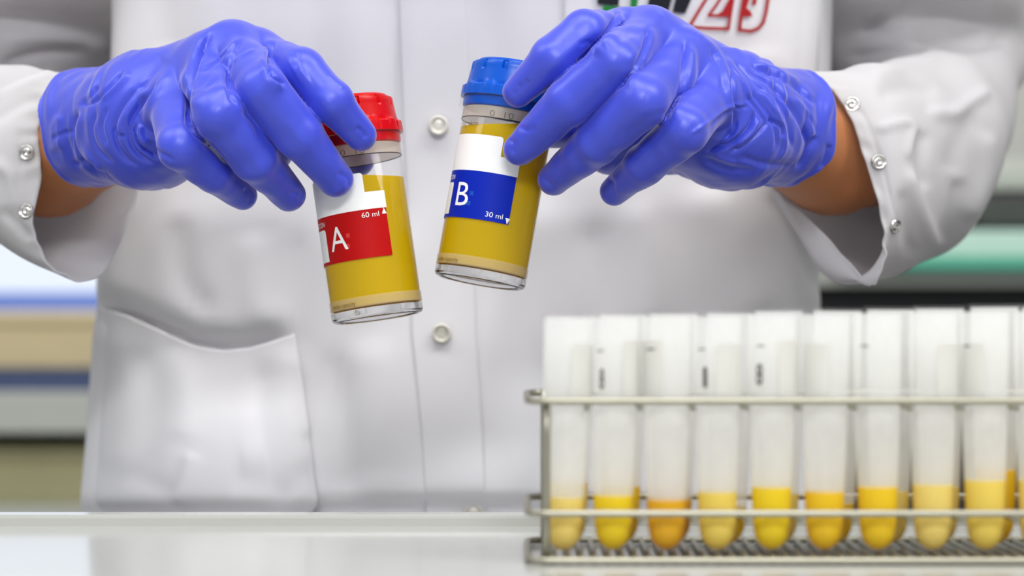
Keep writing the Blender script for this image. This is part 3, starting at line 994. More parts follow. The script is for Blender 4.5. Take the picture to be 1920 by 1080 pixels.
# hip pocket with sagging mouth
mouth = interp([(160, 568), (200, 579), (240, 592), (285, 612), (330, 634), (370, 650), (420, 657), (470, 652), (510, 640), (552, 626)])
NP = 70
xs_u = np.linspace(0, 1, NP)


def pocket():
    ny = 80
    PXg = np.zeros((ny, NP)); PYg = np.zeros((ny, NP))
    for i, v in enumerate(np.linspace(0, 1, ny)):
        xl = 186 + (166 - 186) * v
        xr = np.interp(v, [0, .5, 1], [553, 582, 612])
        x = xl + (xr - xl) * xs_u
        top = mouth(186 + (553 - 186) * xs_u)
        PXg[i] = x
        PYg[i] = top + (1010 - top) * v
    D = coat_depth(PXg, PYg, True).reshape(ny, NP)
    U, Vv = np.meshgrid(xs_u, np.linspace(0, 1, ny))
    edge = np.clip(np.minimum(U - 0.0, 1 - U) / 0.12, 0, 1)
    sm = lambda x: np.clip(x, 0, 1) ** 2 * (3 - 2 * np.clip(x, 0, 1))
    lift = 0.0016 + np.sin(np.clip(U, 0, 1) * math.pi) ** 0.8 * (0.0025 + 0.017 * sm(Vv / 0.8))
    D = D - lift
    pts = np.stack([(PXg - 960) / F * D, D, ZC + (540 - PYg) / F * D], -1).reshape(-1, 3)
    idx = np.arange(ny * NP).reshape(ny, NP)
    Qd = np.stack([idx[:-1, :-1], idx[1:, :-1], idx[1:, 1:], idx[:-1, 1:]], -1).reshape(-1, 4)
    pts = fold(pts, Qd, POCKET_FOLDS)
    o = obj('hip_pocket', pts, Qd, M['coat'], coat)
    md = o.modifiers.new('thickness', 'SOLIDIFY'); md.thickness = 0.0009; md.offset = 0
    return o


pocket()
# breast pocket that carries the printed emblem
coat_patch('breast_pocket', interp([(-300, 1052), (200, 1060)]), interp([(-300, 1548), (200, 1530)]), np.linspace(-160, 190, 60), 60,
           lambda u, v: 0.0013 + 0.0016 * np.exp(-((1 - u) / 0.03) ** 2), M['coat'], coat)


def lathe(profile, n=48):
    """profile [(r, z)] -> verts, quads around z (open ends unless r = 0)"""
    pr = np.asarray(profile, dtype=float)
    t = np.linspace(0, 2 * math.pi, n, endpoint=False)
    Vv = np.stack([np.outer(pr[:, 0], np.cos(t)), np.outer(pr[:, 0], np.sin(t)), np.repeat(pr[:, 1][:, None], n, 1)], -1).reshape(-1, 3)
    idx = np.arange(len(pr) * n).reshape(len(pr), n)
    a, b = idx[:-1], idx[1:]
    Qd = np.stack([a, np.roll(a, -1, 1), np.roll(b, -1, 1), b], -1).reshape(-1, 4)
    return Vv, Qd


def look_matrix(normal, up=(0, 0, 1)):
    z = Vector(normal).normalized()
    x = Vector(up).cross(z).normalized()
    y = z.cross(x)
    return Matrix((x, y, z)).transposed()


ring_prof = [(0.0, 0.0004), (.0022, .0005), (.0028, .0002), (.0029, .0012), (.0034, .0017), (.0040, .0013), (.0042, 0.0)]
for (px, py) in ((822, 235), (828, 625), (888, 962)):
    d = float(coat_depth([px], [py])[0]) - 0.0025
    Vv, Qd = lathe(ring_prof, 40)
    Rm = np.array(look_matrix((0, -1, 0)))
    Vv = Vv @ Rm.T + P(px, py, d)
    o = obj('snap_fastener', Vv, Qd, M['ring'], coat)
    o['label'] = 'small metal ring snap on the coat front'


# printed emblem: flat ink shapes laid on the breast pocket
def print_shape(name, polys, mat, lift=0.0032):
    bm = bmesh.new()
    for poly in polys:
        vs = [bm.verts.new((x, y, 0)) for x, y in poly]
        bm.faces.new(vs)
    bmesh.ops.triangulate(bm, faces=bm.faces)
    for k in range(3):
        es = [e for e in bm.edges if e.calc_length() > 14]
        if es:
            bmesh.ops.subdivide_edges(bm, edges=es, cuts=1)
            bmesh.ops.triangulate(bm, faces=bm.faces)
    px = np.array([v.co.x for v in bm.verts]); py = np.array([v.co.y for v in bm.verts])
    d = coat_depth(px, py) - lift
    for v, x, y, dd in zip(bm.verts, px, py, d):
        v.co = Vector(P(x, y, dd))
    me = bpy.data.meshes.new(name); bm.to_mesh(me); bm.free(); me.materials.append(mat)
    o = bpy.data.objects.new(name, me); link(o, coat)
    return o


def stroke(pts, w):
    """polyline of ink with width w -> quads"""
    p = np.asarray(pts, dtype=float)
    out = []
    for a, b in zip(p[:-1], p[1:]):
        d = (b - a) / (np.linalg.norm(b - a) + 1e-9)
        nrm = np.array([-d[1], d[0]]) * w / 2
        a2, b2 = a - d * w * 0.3, b + d * w * 0.3
        out.append([tuple(a2 + nrm), tuple(b2 + nrm), tuple(b2 - nrm), tuple(a2 - nrm)])
    return out


e5 = lambda poly: [(1100 + x / 5.333, y / 5.333) for x, y in poly]
print_shape('emblem_black', [e5(p) for p in ([(105, -160), (340, -160), (318, 62), (108, 38)], [(650, -160), (890, -160), (818, 112), (700, 92), (606, 78)], [(925, -160), (1110, -160), (985, 135), (858, 120)])], M['logo_black'])
print_shape('emblem_green', [e5(p) for p in ([(165, 52), (318, 68), (440, 80), (500, 82), (490, 135), (158, 118)], [(450, -160), (530, -160), (502, 82), (436, 80)])], M['logo_green'], 0.0033)
rp = []
for ln, wd in (([(1290, -160), (1120, 110), (1025, 268), (1200, 282), (1418, 288), (1440, 130), (1490, -160)], 30), ([(1222, 150), (1290, 60), (1400, -110)], 26), ([(1222, 155), (1330, 155), (1440, 150)], 28),
               ([(1530, 300), (1545, 160), (1600, -160)], 34), ([(1530, 300), (1640, 312), (1715, 285), (1768, 225), (1795, 120), (1840, -160)], 32)):
    rp += [[(x, y) for x, y in q] for q in stroke(ln, wd)]
rp += [[(1300, 150), (1360, 110), (1430, -20), (1470, -20), (1440, 150)], [(1560, 170), (1575, 60), (1600, -40), (1640, -40), (1600, 80), (1640, 110), (1660, 165)], [(1680, -60), (1715, -60), (1690, 55), (1650, 45)]]
print_shape('emblem_red', [e5(p) for p in rp], M['logo_red'], 0.0034)

# ------------------------------------------------------------------ sleeves
def ring_from_controls(ctrl, n=160):
    """ctrl: (angle deg, px, py, d) -> closed smooth ring of n points"""
    c = np.array(sorted(ctrl), dtype=float)
    ang = np.r_[c[-3:, 0] - 360, c[:, 0], c[:3, 0] + 360]
    val = np.vstack([c[-3:, 1:], c[:, 1:], c[:3, 1:]])
    t = np.linspace(0, 360, n, endpoint=False)
    out = np.zeros((n, 3))
    k = np.clip(np.searchsorted(ang, t, side='right') - 1, 1, len(ang) - 3)
    h = ang[k + 1] - ang[k]
    u = ((t - ang[k]) / h)[:, None]
    m0 = (val[k + 1] - val[k - 1]) / (ang[k + 1] - ang[k - 1])[:, None] * h[:, None]
    m1 = (val[k + 2] - val[k]) / (ang[k + 2] - ang[k])[:, None] * h[:, None]
    out = (2 * u**3 - 3 * u**2 + 1) * val[k] + (u**3 - 2 * u**2 + u) * m0 + (-2 * u**3 + 3 * u**2) * val[k + 1] + (u**3 - u**2) * m1
    return np.array([P(*q) for q in out])


def ring_ell(px, py, d, hx, hy, kd, sd, side, n=160):
    """ellipse ring: near side (angle 0) points outwards, 90 = top; kd near side closer (m), sd top closer (m)"""
    t = np.linspace(0, 2 * math.pi, n, endpoint=False)
    return np.array([P(px + side * hx * math.cos(a), py - hy * math.sin(a), d - kd * math.cos(a) - sd * math.sin(a)) for a in t])


CUFF = {
    1: [(0, 1622, 300, .947), (30, 1592, 212, .950), (60, 1552, 158, .957), (90, 1505, 133, .966), (120, 1465, 150, .975), (150, 1440, 200, .983),
        (180, 1432, 270, .988), (210, 1440, 335, .988), (235, 1470, 372, .984), (255, 1535, 428, .977), (270, 1585, 484, .970), (285, 1636, 536, .957),
        (305, 1660, 490, .950), (330, 1657, 425, .947), (345, 1642, 360, .946)],
    -1: [(0, 74, 290, .945), (25, 72, 240, .947), (50, 92, 190, .953), (75, 130, 150, .960), (95, 180, 128, .968), (125, 235, 140, .978),
         (150, 262, 190, .984), (180, 275, 260, .988), (210, 265, 340, .987), (230, 245, 400, .983), (250, 218, 475, .973), (265, 185, 520, .964),
         (275, 150, 527, .958), (290, 105, 508, .952), (310, 68, 455, .947), (330, 62, 400, .945), (345, 76, 335, .945)],
}
RINGS = {
    1: [(1590, 328, .972, 108, 200, .024, 0), (1650, 318, 1.00, 125, 195, .025, 0), (1710, 298, 1.04, 140, 185, .022, 0), (1748, 262, 1.075, 142, 168, .016, .008),
        (1762, 205, 1.105, 134, 125, .008, .02), (1742, 110, 1.138, 190, 70, 0, .036), (1722, 0, 1.122, 205, 30, 0, .045), (1700, -220, 1.085, 200, 10, 0, .048), (1640, -440, 1.09, 150, -30, 0, .045)],
    -1: [(70, 312, .972, 108, 180, .024, 0), (5, 292, 1.00, 120, 162, .025, 0), (-55, 275, 1.04, 135, 155, .022, 0), (-95, 245, 1.075, 138, 145, .016, .008),
         (-105, 190, 1.105, 134, 115, .008, .02), (0, 100, 1.138, 225, 70, 0, .036), (60, 0, 1.122, 215, 30, 0, .045), (100, -220, 1.085, 200, 10, 0, .048), (160, -440, 1.09, 150, -30, 0, .045)],
}
SL = {}
for side in (1, -1):
    cuff = ring_from_controls(CUFF[side])
    rings = [ring_ell(*a, side) for a in RINGS[side]]
    Vv, Qd = loft_rings([cuff] + rings, 16)
    Qd = orient(Vv, Qd)
    Nn = normals(Vv, Qd)
    fade = np.clip((Vv[:, 1] - 0.955) / 0.03, 0.25, 1)
    Vv = Vv + Nn * (vnoise(Vv, 0.055, 31 + side) * 0.0016 * fade)[:, None]
    row = np.repeat(np.arange(len(Vv) // 160), 160); tt = np.tile(np.linspace(0, 2 * math.pi, 160, endpoint=False), len(Vv) // 160)
    pk = np.sin(tt * 17 + 2.2 * np.sin(tt * 3 + side)) + 0.6 * np.sin(tt * 29 + 1.3 * np.sin(tt * 5))
    Vv = Vv + Nn * (pk * 0.00045 * np.exp(-(row / 5.0) ** 2))[:, None]
    Vv = fold(Vv, Qd, SLEEVE_FOLDS[side])
    o = obj('sleeve', Vv, Qd, M['coat_sleeve'], coat)
    md = o.modifiers.new('thickness', 'SOLIDIFY'); md.thickness = 0.0009; md.offset = -1
    SL[side] = (Vv, normals(Vv, Qd))

# press studs of the open cuffs
stud_prof = [(0.0, 0.0005), (.0007, .0005), (.0009, .0010), (.0013, .0010), (.0015, .0003), (.0022, .0003), (.0025, .0009), (.0029, .0008), (.0031, 0.0)]
for side, spots in ((1, ((1597, 196), (1647, 304), (1677, 424))), (-1, ((50, 286), (50, 396)))):
    SV, SN = SL[side]
    sx, sy = project(SV)
    ok = np.nonzero(SN[:, 1] < -0.05)[0]
    for (px, py) in spots:
        k = ok[np.argmin((sx[ok] - px) ** 2 + (sy[ok] - py) ** 2 + (SV[ok, 1] - 0.95) * 2e4 * 0)]
        nrm = Vector(SN[k]); nrm = (nrm + Vector((0, -0.12, 0))).normalized()
        Vv, Qd = lathe(stud_prof, 32)
        Vv = Vv @ np.array(look_matrix(nrm)).T + P(px, py, SV[k, 1]) + np.array(nrm) * 0.0003
        o = obj('press_stud', Vv, Qd, M['snap'], coat)
        o['label'] = 'chrome press stud on the open cuff'


# ------------------------------------------------------------------ lettering
def text_geo(s, size, bold=0.0):
    cu = bpy.data.curves.new('t', 'FONT')
    cu.body = s
    cu.size = size
    cu.offset = bold
    cu.resolution_u = 3
    t = bpy.data.objects.new('t', cu)
    COL.objects.link(t)
    dg = bpy.context.evaluated_depsgraph_get()
    me = t.evaluated_get(dg).to_mesh()
    bm = bmesh.new(); bm.from_mesh(me)
    t.evaluated_get(dg).to_mesh_clear()
    bpy.data.objects.remove(t)
    return bm


VR = 0.0173        # outer radius of a vial


def wrap(bm, ang0, s0, r, sx=1.0, step=0.0012, outline=False):
    """bend flat geometry (x along the circumference, y up) round the vial"""
    bmesh.ops.triangulate(bm, faces=bm.faces)
    for k in range(5):
        es = [e for e in bm.edges if e.calc_length() > step]
        if not es: break
        bmesh.ops.subdivide_edges(bm, edges=es, cuts=1)
        bmesh.ops.triangulate(bm, faces=[f for f in bm.faces if len(f.verts) > 3])
    for v in bm.verts:
        a = ang0 + v.co.x * sx / r
        v.co = Vector((r * math.sin(a), -r * math.cos(a), s0 + v.co.y))
    return bm


def put_bm(name, bm, mat, parent):
    me = bpy.data.meshes.new(name); bm.to_mesh(me); bm.free(); me.materials.append(mat)
    o = bpy.data.objects.new(name, me); link(o, parent)
    return o


def word(name, s, ang, z, height, r, mat, parent, width=None, align='L', bold=0.0, rot=None):
    """ang in degrees of the left ('L') or right ('R') end; height = cap height in m"""
    bm = text_geo(s, height / 0.69, bold)
    xs = [v.co.x for v in bm.verts]
    x0, x1 = min(xs), max(xs)
    k = 1.0 if width is None else width / (x1 - x0)
    for v in bm.verts:
        v.co.x = (v.co.x - (x0 if align == 'L' else x1)) * k
    return put_bm(name, wrap(bm, math.radians(ang), z, r), mat, parent)


def label_patch(name, a0, a1, z0, z1, r, mat, parent, corner=0.0, poly=None):
    """curved rectangle on the vial; corner = radius of the upper right corner"""
    bm = bmesh.new()
    w = (math.radians(a1) - math.radians(a0)) * r
    h = z1 - z0
    pts = [(0, 0), (w, 0)]
    if corner:
        pts += [(w - corner + corner * math.cos(t), h - corner + corner * math.sin(t)) for t in np.linspace(0, math.pi / 2, 8)]
    else:
        pts += [(w, h)]
    pts += [(0, h)]
    # strips so that the patch bends evenly
    n = max(4, int(w / 0.0008))
    xs = np.unique(np.r_[np.linspace(0, w - corner, n), [p[0] for p in pts if p[0] > w - corner]])
    for i in range(len(xs) - 1):
        def top(x):
            if corner and x > w - corner:
                return h - corner + math.sqrt(max(corner ** 2 - (x - w + corner) ** 2, 0))
            return h
        v = [bm.verts.new(q) for q in ((xs[i], 0, 0), (xs[i + 1], 0, 0), (xs[i + 1], top(xs[i + 1]), 0), (xs[i], top(xs[i]), 0))]
        bm.faces.new(v)
    bmesh.ops.remove_doubles(bm, verts=bm.verts, dist=1e-7)
    for v in bm.verts:
        a = math.radians(a0) + v.co.x / r
        v.co = Vector((r * math.sin(a), -r * math.cos(a), z0 + v.co.y))
    o = put_bm(name, bm, mat, parent)
    o.data.polygons.foreach_set('use_smooth', np.ones(len(o.data.polygons), dtype=bool))
    return o


def cap_geo():
    """screw cap with drive notches round its rim"""
    n = 192
    prof = [(0.0, .0836), (.0120, .0836), (.0146, .0834), (.0152, .0828), (.0153, .0822), (.0160, .0822), (.0168, .0820), (.0171, .0814), (.01715, .0800),
            (.0172, .0790), (.0173, .0782), (.0176, .0750), (.0178, .0737), (.0180, .0731), (.0188, .0727), (.0192, .0721), (.0193, .0700), (.0193, .0686), (.0176, .0686)]
    pr = np.array(prof)
    t = np.linspace(0, 2 * math.pi, n, endpoint=False)
    Rr = np.repeat(pr[:, 0][:, None], n, 1)
    Zz = np.repeat(pr[:, 1][:, None], n, 1)
    ph = (t * 12 / (2 * math.pi)) % 1.0
    notch = (np.abs(ph - 0.5) < 0.10)
    for i, (r, z) in enumerate(prof):
        if 0.0785 < z < 0.0822 and r > 0.0165:
            Rr[i, notch] -= 0.0011
        if 0.0722 > z > 0.0690 and r > 0.019:
            ph2 = (t * 24 / (2 * math.pi)) % 1.0
            Rr[i, np.abs(ph2 - 0.5) < 0.05] -= 0.0003
        if 0.0724 < z < 0.0735:
            Rr[i] += 0.00035 * np.cos(t * 12)
    Vv = np.stack([Rr * np.cos(t), Rr * np.sin(t), Zz], -1).reshape(-1, 3)
    idx = np.arange(len(prof) * n).reshape(len(prof), n)
    a, b = idx[:-1], idx[1:]
    Qd = np.stack([a, b, np.roll(b, -1, 1), np.roll(a, -1, 1)], -1).reshape(-1, 4)
    return Vv, Qd


def auto_smooth(o, deg=35):
    me = o.data
    bm = bmesh.new(); bm.from_mesh(me)
    bmesh.ops.remove_doubles(bm, verts=bm.verts, dist=1e-7)
    for e in bm.edges:
        if len(e.link_faces) == 2 and e.calc_face_angle(0) > math.radians(deg):
            e.smooth = False
    for f in bm.faces:
        f.smooth = True
    bm.to_mesh(me); bm.free()
    return o


def vial(letter, base, tilt, lean, turn, colour, level_py, volume, vol_up, label):
    root = empty('sample_vial', Vector(P(*base)))
    root.rotation_euler = (math.radians(lean), math.radians(tilt), 0)
    tag(root, label, 'vial', 'sample vials held up by the gloves')
    R = Matrix.Rotation(math.radians(tilt), 3, 'Y') @ Matrix.Rotation(math.radians(lean), 3, 'X')
    R = root.rotation_euler.to_matrix()
    # body: clear wall with thick foot
    outer = [(0, 0), (0, 0), (0, 0), (VR, .0037), (VR, .0600), (.0169, .0606), (.0169, .0690)]
    inner = [(.0164, .0690), (.0164, .0602), (.0171, .0590), (.0171, .0046), (.0169, .0039)]
    foot = [(0.0, .0012), (.0146, .0011), (.0152, .0002), (.0158, 0), (.0166, .0003), (.0171, .0010), (VR, .0018), (VR, .0036), (0.0, .0036)]
    auto_smooth(obj('foot', *lathe(foot, 96), M['solid_clear'], root))
    auto_smooth(obj('body', *lathe(outer[3:], 96), M['clear'], root))
    auto_smooth(obj('inner_wall', *lathe(inner, 96), M['clear_wall'], root))
    # liquid with a level surface inside the tilted vial
    n, m = 96, 40
    rl = 0.01695
    lz = Z(level_py, base[2]) - root.location.z          # height of the surface over the foot centre
    up = R.transposed() @ Vector((0, 0, 1))
    t = np.linspace(0, 2 * math.pi, n, endpoint=False)
    top = (lz - up.x * rl * np.cos(t) - up.y * rl * np.sin(t)) / up.z
    rows = [np.stack([rl * .9 * np.cos(t), rl * .9 * np.sin(t), np.full(n, .0039)], -1), np.stack([rl * np.cos(t), rl * np.sin(t), np.full(n, .0046)], -1)]
    for k in np.linspace(0.02, 1, m):
        rows.append(np.stack([rl * np.cos(t), rl * np.sin(t), .0046 + (top - .0046) * k], -1))
    Vv = np.concatenate(rows)
    idx = np.arange(len(rows) * n).reshape(len(rows), n)
    a, b = idx[:-1], idx[1:]
    faces = np.stack([a, np.roll(a, -1, 1), np.roll(b, -1, 1), b], -1).reshape(-1, 4).tolist()
    faces += [idx[0][::-1].tolist(), idx[-1].tolist()]
    auto_smooth(obj('liquid', Vv, faces, M['urine'], root))
    # neck band, skirt, cap
    auto_smooth(obj('neck_band', *lathe([(.01745, .0602), (.01745, .0642), (.0170, .0646)], 96), M['clear_neck'], root))
    auto_smooth(obj('neck_line', *lathe([(.01750, .0599), (.01752, .0600), (.01752, .06015), (.01750, .06025)], 96), M['ink_black'], root))
    auto_smooth(obj('collar', *lathe([(.0172, .0638), (.0188, .0640), (.0192, .0648), (.0193, .0686)], 96), M['clear'], root))
    auto_smooth(obj('inner_seal', *lathe([(.0171, .0646), (.0178, .0650), (.0180, .0660), (.0180, .0684)], 96), M[colour], root), 30)
    auto_smooth(obj('cap', *cap_geo(), M[colour], root), 28)
    r1, r2, r3 = VR + .00008, VR + .00014, VR + .0002
    b0 = turn
    lab = label_patch('colour_band', -150 + b0, 33 + b0, .0217, .0396, r1, M['label_' + colour], root)
    label_patch('white_panel', -150 + b0, 8.6 + b0, .0396, .0533, r1, M['label_white'], root, corner=.0011)
    label_patch('white_step', 8.6 + b0, 34 + b0, .0396, .0460, r1, M['label_white'], root)
    label_patch('white_box', -140 + b0, -55 + b0, .0229, .0349, r2, M['label_white'], root, corner=.0011)
    word('letter', letter, (-47 if letter == 'A' else -43) + b0, .0261, .0089, r3, M['label_white'], root, width=.0080 if letter == 'A' else .0060)
    word('lettering', 'SECCION', -54.5 + b0, .0360, .0018, r3, M['label_white'], root, width=.0085, align='R')
    label_patch('printed_square', -22 + b0, -17 + b0, .0302, .0318, r2, M['label_%s_pale' % colour], root)
    label_patch('printed_square', -27 + b0, -19 + b0, .0264, .0280, r2, M['label_%s_pale' % colour], root)
    if vol_up:
        word('volume_text', volume, 1 + b0, .0366, .0019, r3, M['label_white'], root, width=.0066)
        tri = [(0, 0), (.0019, 0), (.00095, .0023)]; tz = .0373; ta = 26.5
    else:
        word('volume_text', volume, 2.5 + b0, .0232, .0019, r3, M['label_white'], root, width=.0066)
        tri = [(0, .0023), (.00095, 0), (.0019, .0023)]; tz = .0217; ta = 27.5
    bm = bmesh.new(); bm.faces.new([bm.verts.new((x, y, 0)) for x, y in tri])
    put_bm('fill_mark', wrap(bm, math.radians(ta + b0), tz, r3), M['label_white'], root)
    label_patch('frosted_band', -179, 179, .0042, .0080, r1, M['clear_band'], root)
    word('foot_text', 'bottle capacity', -22 + b0, .0050, .0017, r2, M['ink'], root, width=.0125, align='R')
    word('filling_text', 'filling volume', -28 + b0, .0566, .0017, r2, M['ink'], root, width=.0110, align='R')
    word('neck_digits', '0  10', -14 + b0, .0604, .0024, .01755, M['ink_black'], root, width=.0090, bold=-0.00009)
    return root


vial('A', (709, 597, .901), -8.3, -3.5, 0, 'red', 331, '60 ml', True, 'clear vial of yellow urine with red cap and red label A')
vial('B', (898.7, 530, .901), 10.0, -4.5, -9, 'blue', 236, '30 ml', False, 'clear vial of yellow urine with blue cap and blue label B')


# ------------------------------------------------------------------ wire rack on the bench
RF, RB = 0.727, 0.787          # front and back of the rack
WR = 0.00115


def tube_along(pts, r, n=10, closed=False, cap=True):
    p = np.asarray(pts, dtype=float)
    m = len(p)
    if closed:
        tan = np.roll(p, -1, 0) - np.roll(p, 1, 0)
    else:
        tan = np.gradient(p, axis=0)
    tan /= np.linalg.norm(tan, axis=1, keepdims=True)
    ref = np.array([0, 0, 1.0]) if abs(tan[:, 2]).mean() < 0.7 else np.array([0, 1.0, 0])
    u = np.cross(ref, tan); u /= np.linalg.norm(u, axis=1, keepdims=True)
    v = np.cross(tan, u)
    t = np.linspace(0, 2 * math.pi, n, endpoint=False)
    Vv = (p[:, None] + r * (np.cos(t)[None, :, None] * u[:, None] + np.sin(t)[None, :, None] * v[:, None])).reshape(-1, 3)
    idx = np.arange(m * n).reshape(m, n)
    a = idx if closed else idx[:-1]
    b = np.roll(idx, -1, 0) if closed else idx[1:]
    Qd = np.stack([a, b, np.roll(b, -1, 1), np.roll(a, -1, 1)], -1).reshape(-1, 4).tolist()
    if not closed and cap:
        Qd += [idx[0].tolist(), idx[-1][::-1].tolist()]
    return Vv, Qd


def round_rect(x0, x1, y0, y1, z, r, k=6):
    pts = []
    for cx, cy, a0 in ((x1 - r, y0 + r, -90), (x1 - r, y1 - r, 0), (x0 + r, y1 - r, 90), (x0 + r, y0 + r, 180)):
        for a in np.linspace(a0, a0 + 90, k):
            pts.append((cx + r * math.cos(math.radians(a)), cy + r * math.sin(math.radians(a)), z))
    out = []
    for i in range(len(pts)):
        a, b = np.array(pts[i]), np.array(pts[(i + 1) % len(pts)])
        nn = max(1, int(np.linalg.norm(b - a) / 0.02))
        for q in range(nn):
            out.append(a + (b - a) * q / nn)
    return out


rx0, rx1 = Xw(990, RF), Xw(2120, RF)
rack = empty('tube_rack', (rx0, RF, 0))
tag(rack, 'silver wire rack full of test tubes on the white bench', 'rack')
ZT, ZM, ZB = Z(752, RF), Z(963, RF), 0.0013


def wire(name, V, Qd):
    o = obj(name, np.asarray(V) - np.array(rack.location), Qd, M['steel'], rack)
    return o


for zz in (ZT, ZM, ZB):
    wire('rail_loop', *tube_along(round_rect(rx0, rx1, RF, RB, zz, 0.006), WR, 10, True))
for px in (1025, 2085):
    for yy in (RF + 2 * WR, RB - 2 * WR):
        wire('post', *tube_along([(Xw(px, RF), yy, z) for z in np.linspace(0.0, ZT + .001, 5)], WR * 1.05, 10))
# cross wires: over the base close together, between the tubes at the two upper levels
gap_px = [1100, 1199, 1297, 1396, 1494, 1598, 1700, 1795, 1897, 1995, 2060]
base0 = None
for k, x in enumerate(np.arange(rx0 + .008, rx1 - .006, 0.0042)):
    Vv, Qd = tube_along([(0, y, 0) for y in np.linspace(RF, RB, 3)], WR * 0.75, 8)
    if base0 is None:
        base0 = wire('base_wire', Vv + np.array([x, 0, ZB]), Qd)
        bx = x
    else:
        o = base0.copy(); COL.objects.link(o); o.parent = rack
        o.location = Vector((x - bx, 0, 0))
up0 = None
for zz in (ZT - 2 * WR, ZM - 2 * WR):
    for gp in gap_px:
        x = Xw(gp, RF + 0.008)
        if up0 is None:
            Vv, Qd = tube_along([(x, y, zz) for y in np.linspace(RF, RB, 3)], WR * 0.7, 8)
            up0 = wire('divider_wire', Vv, Qd); ux, uz = x, zz
        else:
            o = up0.copy(); COL.objects.link(o); o.parent = rack
            o.location = Vector((x - ux, 0, zz - uz))

# ------------------------------------------------------------------ test tubes
YEL = {'pale': (252, 228, 104), 'cream': (252, 230, 128), 'bright': (254, 226, 0), 'yellow': (254, 220, 0), 'orange': (248, 196, 0), 'gold': (254, 216, 0)}
LM = {k: liquid_mat('tube_liquid_' + k, v, trans=0.38) for k, v in YEL.items()}
TB = ZB + WR + .0003
TR = 0.0081


def tube_profile(h, sc):
    return [(0.0, 0.0), (.0026 * sc, .0003), (.0046 * sc, .0019), (.0058 * sc, .0044), (.0063 * sc, .0078), (.0066 * sc, .013), (.0071 * sc, .028), (.0077 * sc, .046), (.0080 * sc, .058), (.0081 * sc, h)]


PROTO = {}


def make_tube(px, d, top_py, level_py, liq, tiltx, label, sticker=None, mark=None, sc=1.0):
    h = Z(top_py, d) - TB
    root = empty('test_tube', (Xw(px, d), d, TB))
    root.rotation_euler = (0, math.radians(tiltx), 0)
    tag(root, label, 'test tube', 'test tubes in the wire rack')
    pr = tube_profile(h, sc)
    auto_smooth(obj('tube_wall', *lathe(pr + [(pr[-1][0] - .0008, h)], 40), M['tube'], root), 50)
    lz = max(Z(level_py, d) - TB, 0.006)
    ri = lambda z: float(np.interp(z, [q[1] for q in pr], [q[0] for q in pr])) - .0007
    auto_smooth(obj('inner_wall', *lathe([(ri(z), z) for z in np.r_[lz, np.linspace(lz + .004, h - .001, 8)]], 40), M['tube_inner'], root), 50)
    inner = [(max(r - .0007, 0), z + .0008) for r, z in pr if z + .0008 < lz]
    rr = np.interp(lz, [z + .0008 for r, z in pr], [max(r - .0007, 0) for r, z in pr])
    inner += [(rr, lz), (0.0, lz)]
    auto_smooth(obj('liquid', *lathe(inner, 36), LM[liq], root), 40)
    if sticker:
        a0, a1, z0, z1 = sticker
        z0, z1 = z0 + .002, z1 + .002
        r = TR * sc + .00012
        bm = bmesh.new()
        n = 14
        g = [[bm.verts.new((r * math.sin(math.radians(a0 + (a1 - a0) * i / n)), -r * math.cos(math.radians(a0 + (a1 - a0) * i / n)), z)) for i in range(n + 1)] for z in (z0, z1)]
        for i in range(n):
            bm.faces.new((g[0][i], g[0][i + 1], g[1][i + 1], g[1][i]))
        put_bm('paper_label', bm, M['sticker'], root)
    for (s, ang, z, hh, ww) in (mark or []):
        bm = text_geo(s, hh / 0.69, 0.00012)
        xs = [v.co.x for v in bm.verts]; x0, x1 = min(xs), max(xs)
        for v in bm.verts:
            v.co.x = (v.co.x - (x0 + x1) / 2) * ww / (x1 - x0)
        put_bm('written_mark', wrap(bm, math.radians(ang), z + .003, TR * sc + .0003), M['ink_black'], root)
    return root


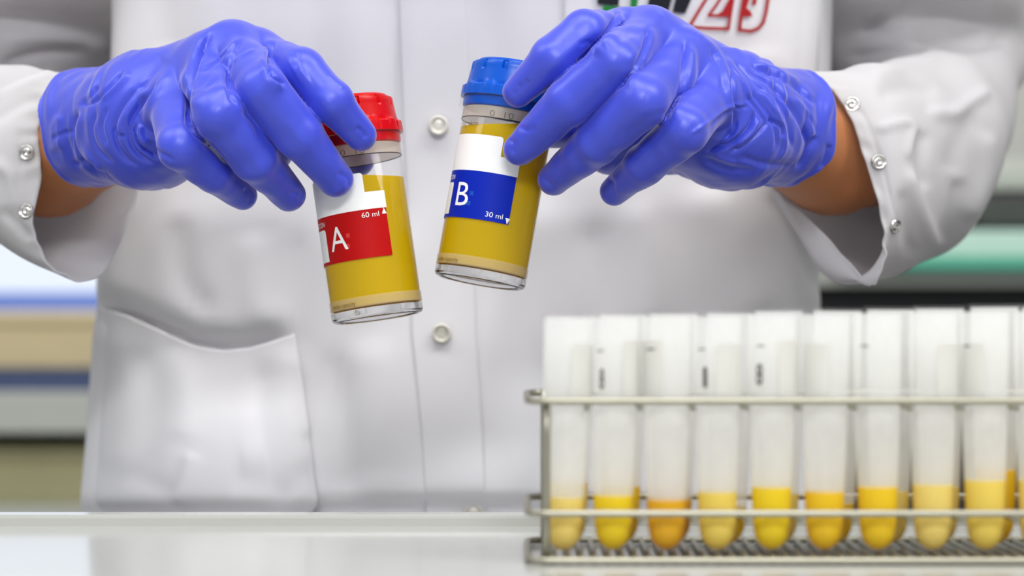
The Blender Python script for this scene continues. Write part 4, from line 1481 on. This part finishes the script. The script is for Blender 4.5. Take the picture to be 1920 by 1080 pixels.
FD1, FD2 = 0.7375, 0.7560
ORD = ['first', 'second', 'third', 'fourth', 'fifth', 'sixth', 'seventh', 'eighth', 'ninth', 'tenth', 'eleventh']
front = [  # px, top, level, liquid, tilt, sticker, marks
    (1056, 592, 932, 'cream', 1.2, (10, 75, .046, .062), None),
    (1149, 590, 928, 'bright', 0.3, (20, 80, .046, .063), [('8', -28, .0475, .0060, .0016), ('~', -32, .0585, .0014, .0022)]),
    (1249, 588, 936, 'orange', 0.2, (-70, -15, .046, .063), [('~', -40, .0590, .0014, .0030)]),
    (1345, 588, 922, 'pale', -0.2, (-5, 60, .046, .062), [('1', -30, .0480, .0060, .0013), ('~', -38, .0590, .0014, .0024)]),
    (1446, 585, 913, 'bright', 0.2, (10, 70, .046, .063), [('8', -33, .0488, .0062, .0022), ('~', -30, .0600, .0014, .0022)]),
    (1545, 584, 921, 'gold', 0.4, (-60, 0, .046, .062), None),
    (1646, 582, 912, 'yellow', -0.3, None, [('~', -35, .0600, .0014, .0026)]),
    (1748, 580, 908, 'cream', 0.2, (0, 60, .046, .062), None),
    (1847, 579, 900, 'pale', -0.2, (-70, -10, .046, .062), [('~', -50, .0600, .0014, .0020)]),
    (1947, 578, 900, 'cream', 0.0, None, None),
    (2046, 578, 910, 'yellow', 0.0, None, None),
]
COLW = {'cream': 'cream yellow', 'pale': 'pale yellow', 'bright': 'bright yellow', 'orange': 'orange', 'gold': 'golden', 'yellow': 'deep yellow'}
for i, (px, tp, lv, lq, tl, st, mk) in enumerate(front):
    make_tube(px, FD1, tp, lv, lq, tl, '%s test tube from the left in the front row, holding %s liquid' % (ORD[i], COLW[lq]), st, mk)
back = [(1066, 588, 905, 'cream', .4), (1164, 585, 912, 'yellow', 0.6), (1262, 583, 935, 'orange', 0.2), (1364, 582, 950, 'yellow', 0.8), (1462, 578, 925, 'cream', -.2), (1565, 577, 943, 'yellow', 0.8),
        (1668, 575, 920, 'cream', 0.3), (1762, 573, 912, 'cream', 0.0), (1868, 570, 880, 'gold', -0.4), (1962, 570, 905, 'yellow', 0.0), (2052, 570, 905, 'pale', 0.0)]
for i, (px, tp, lv, lq, tl) in enumerate(back):
    make_tube(px, FD2, tp, lv, lq, tl, '%s test tube from the left in the back row, holding %s liquid' % (ORD[i], COLW[lq]))
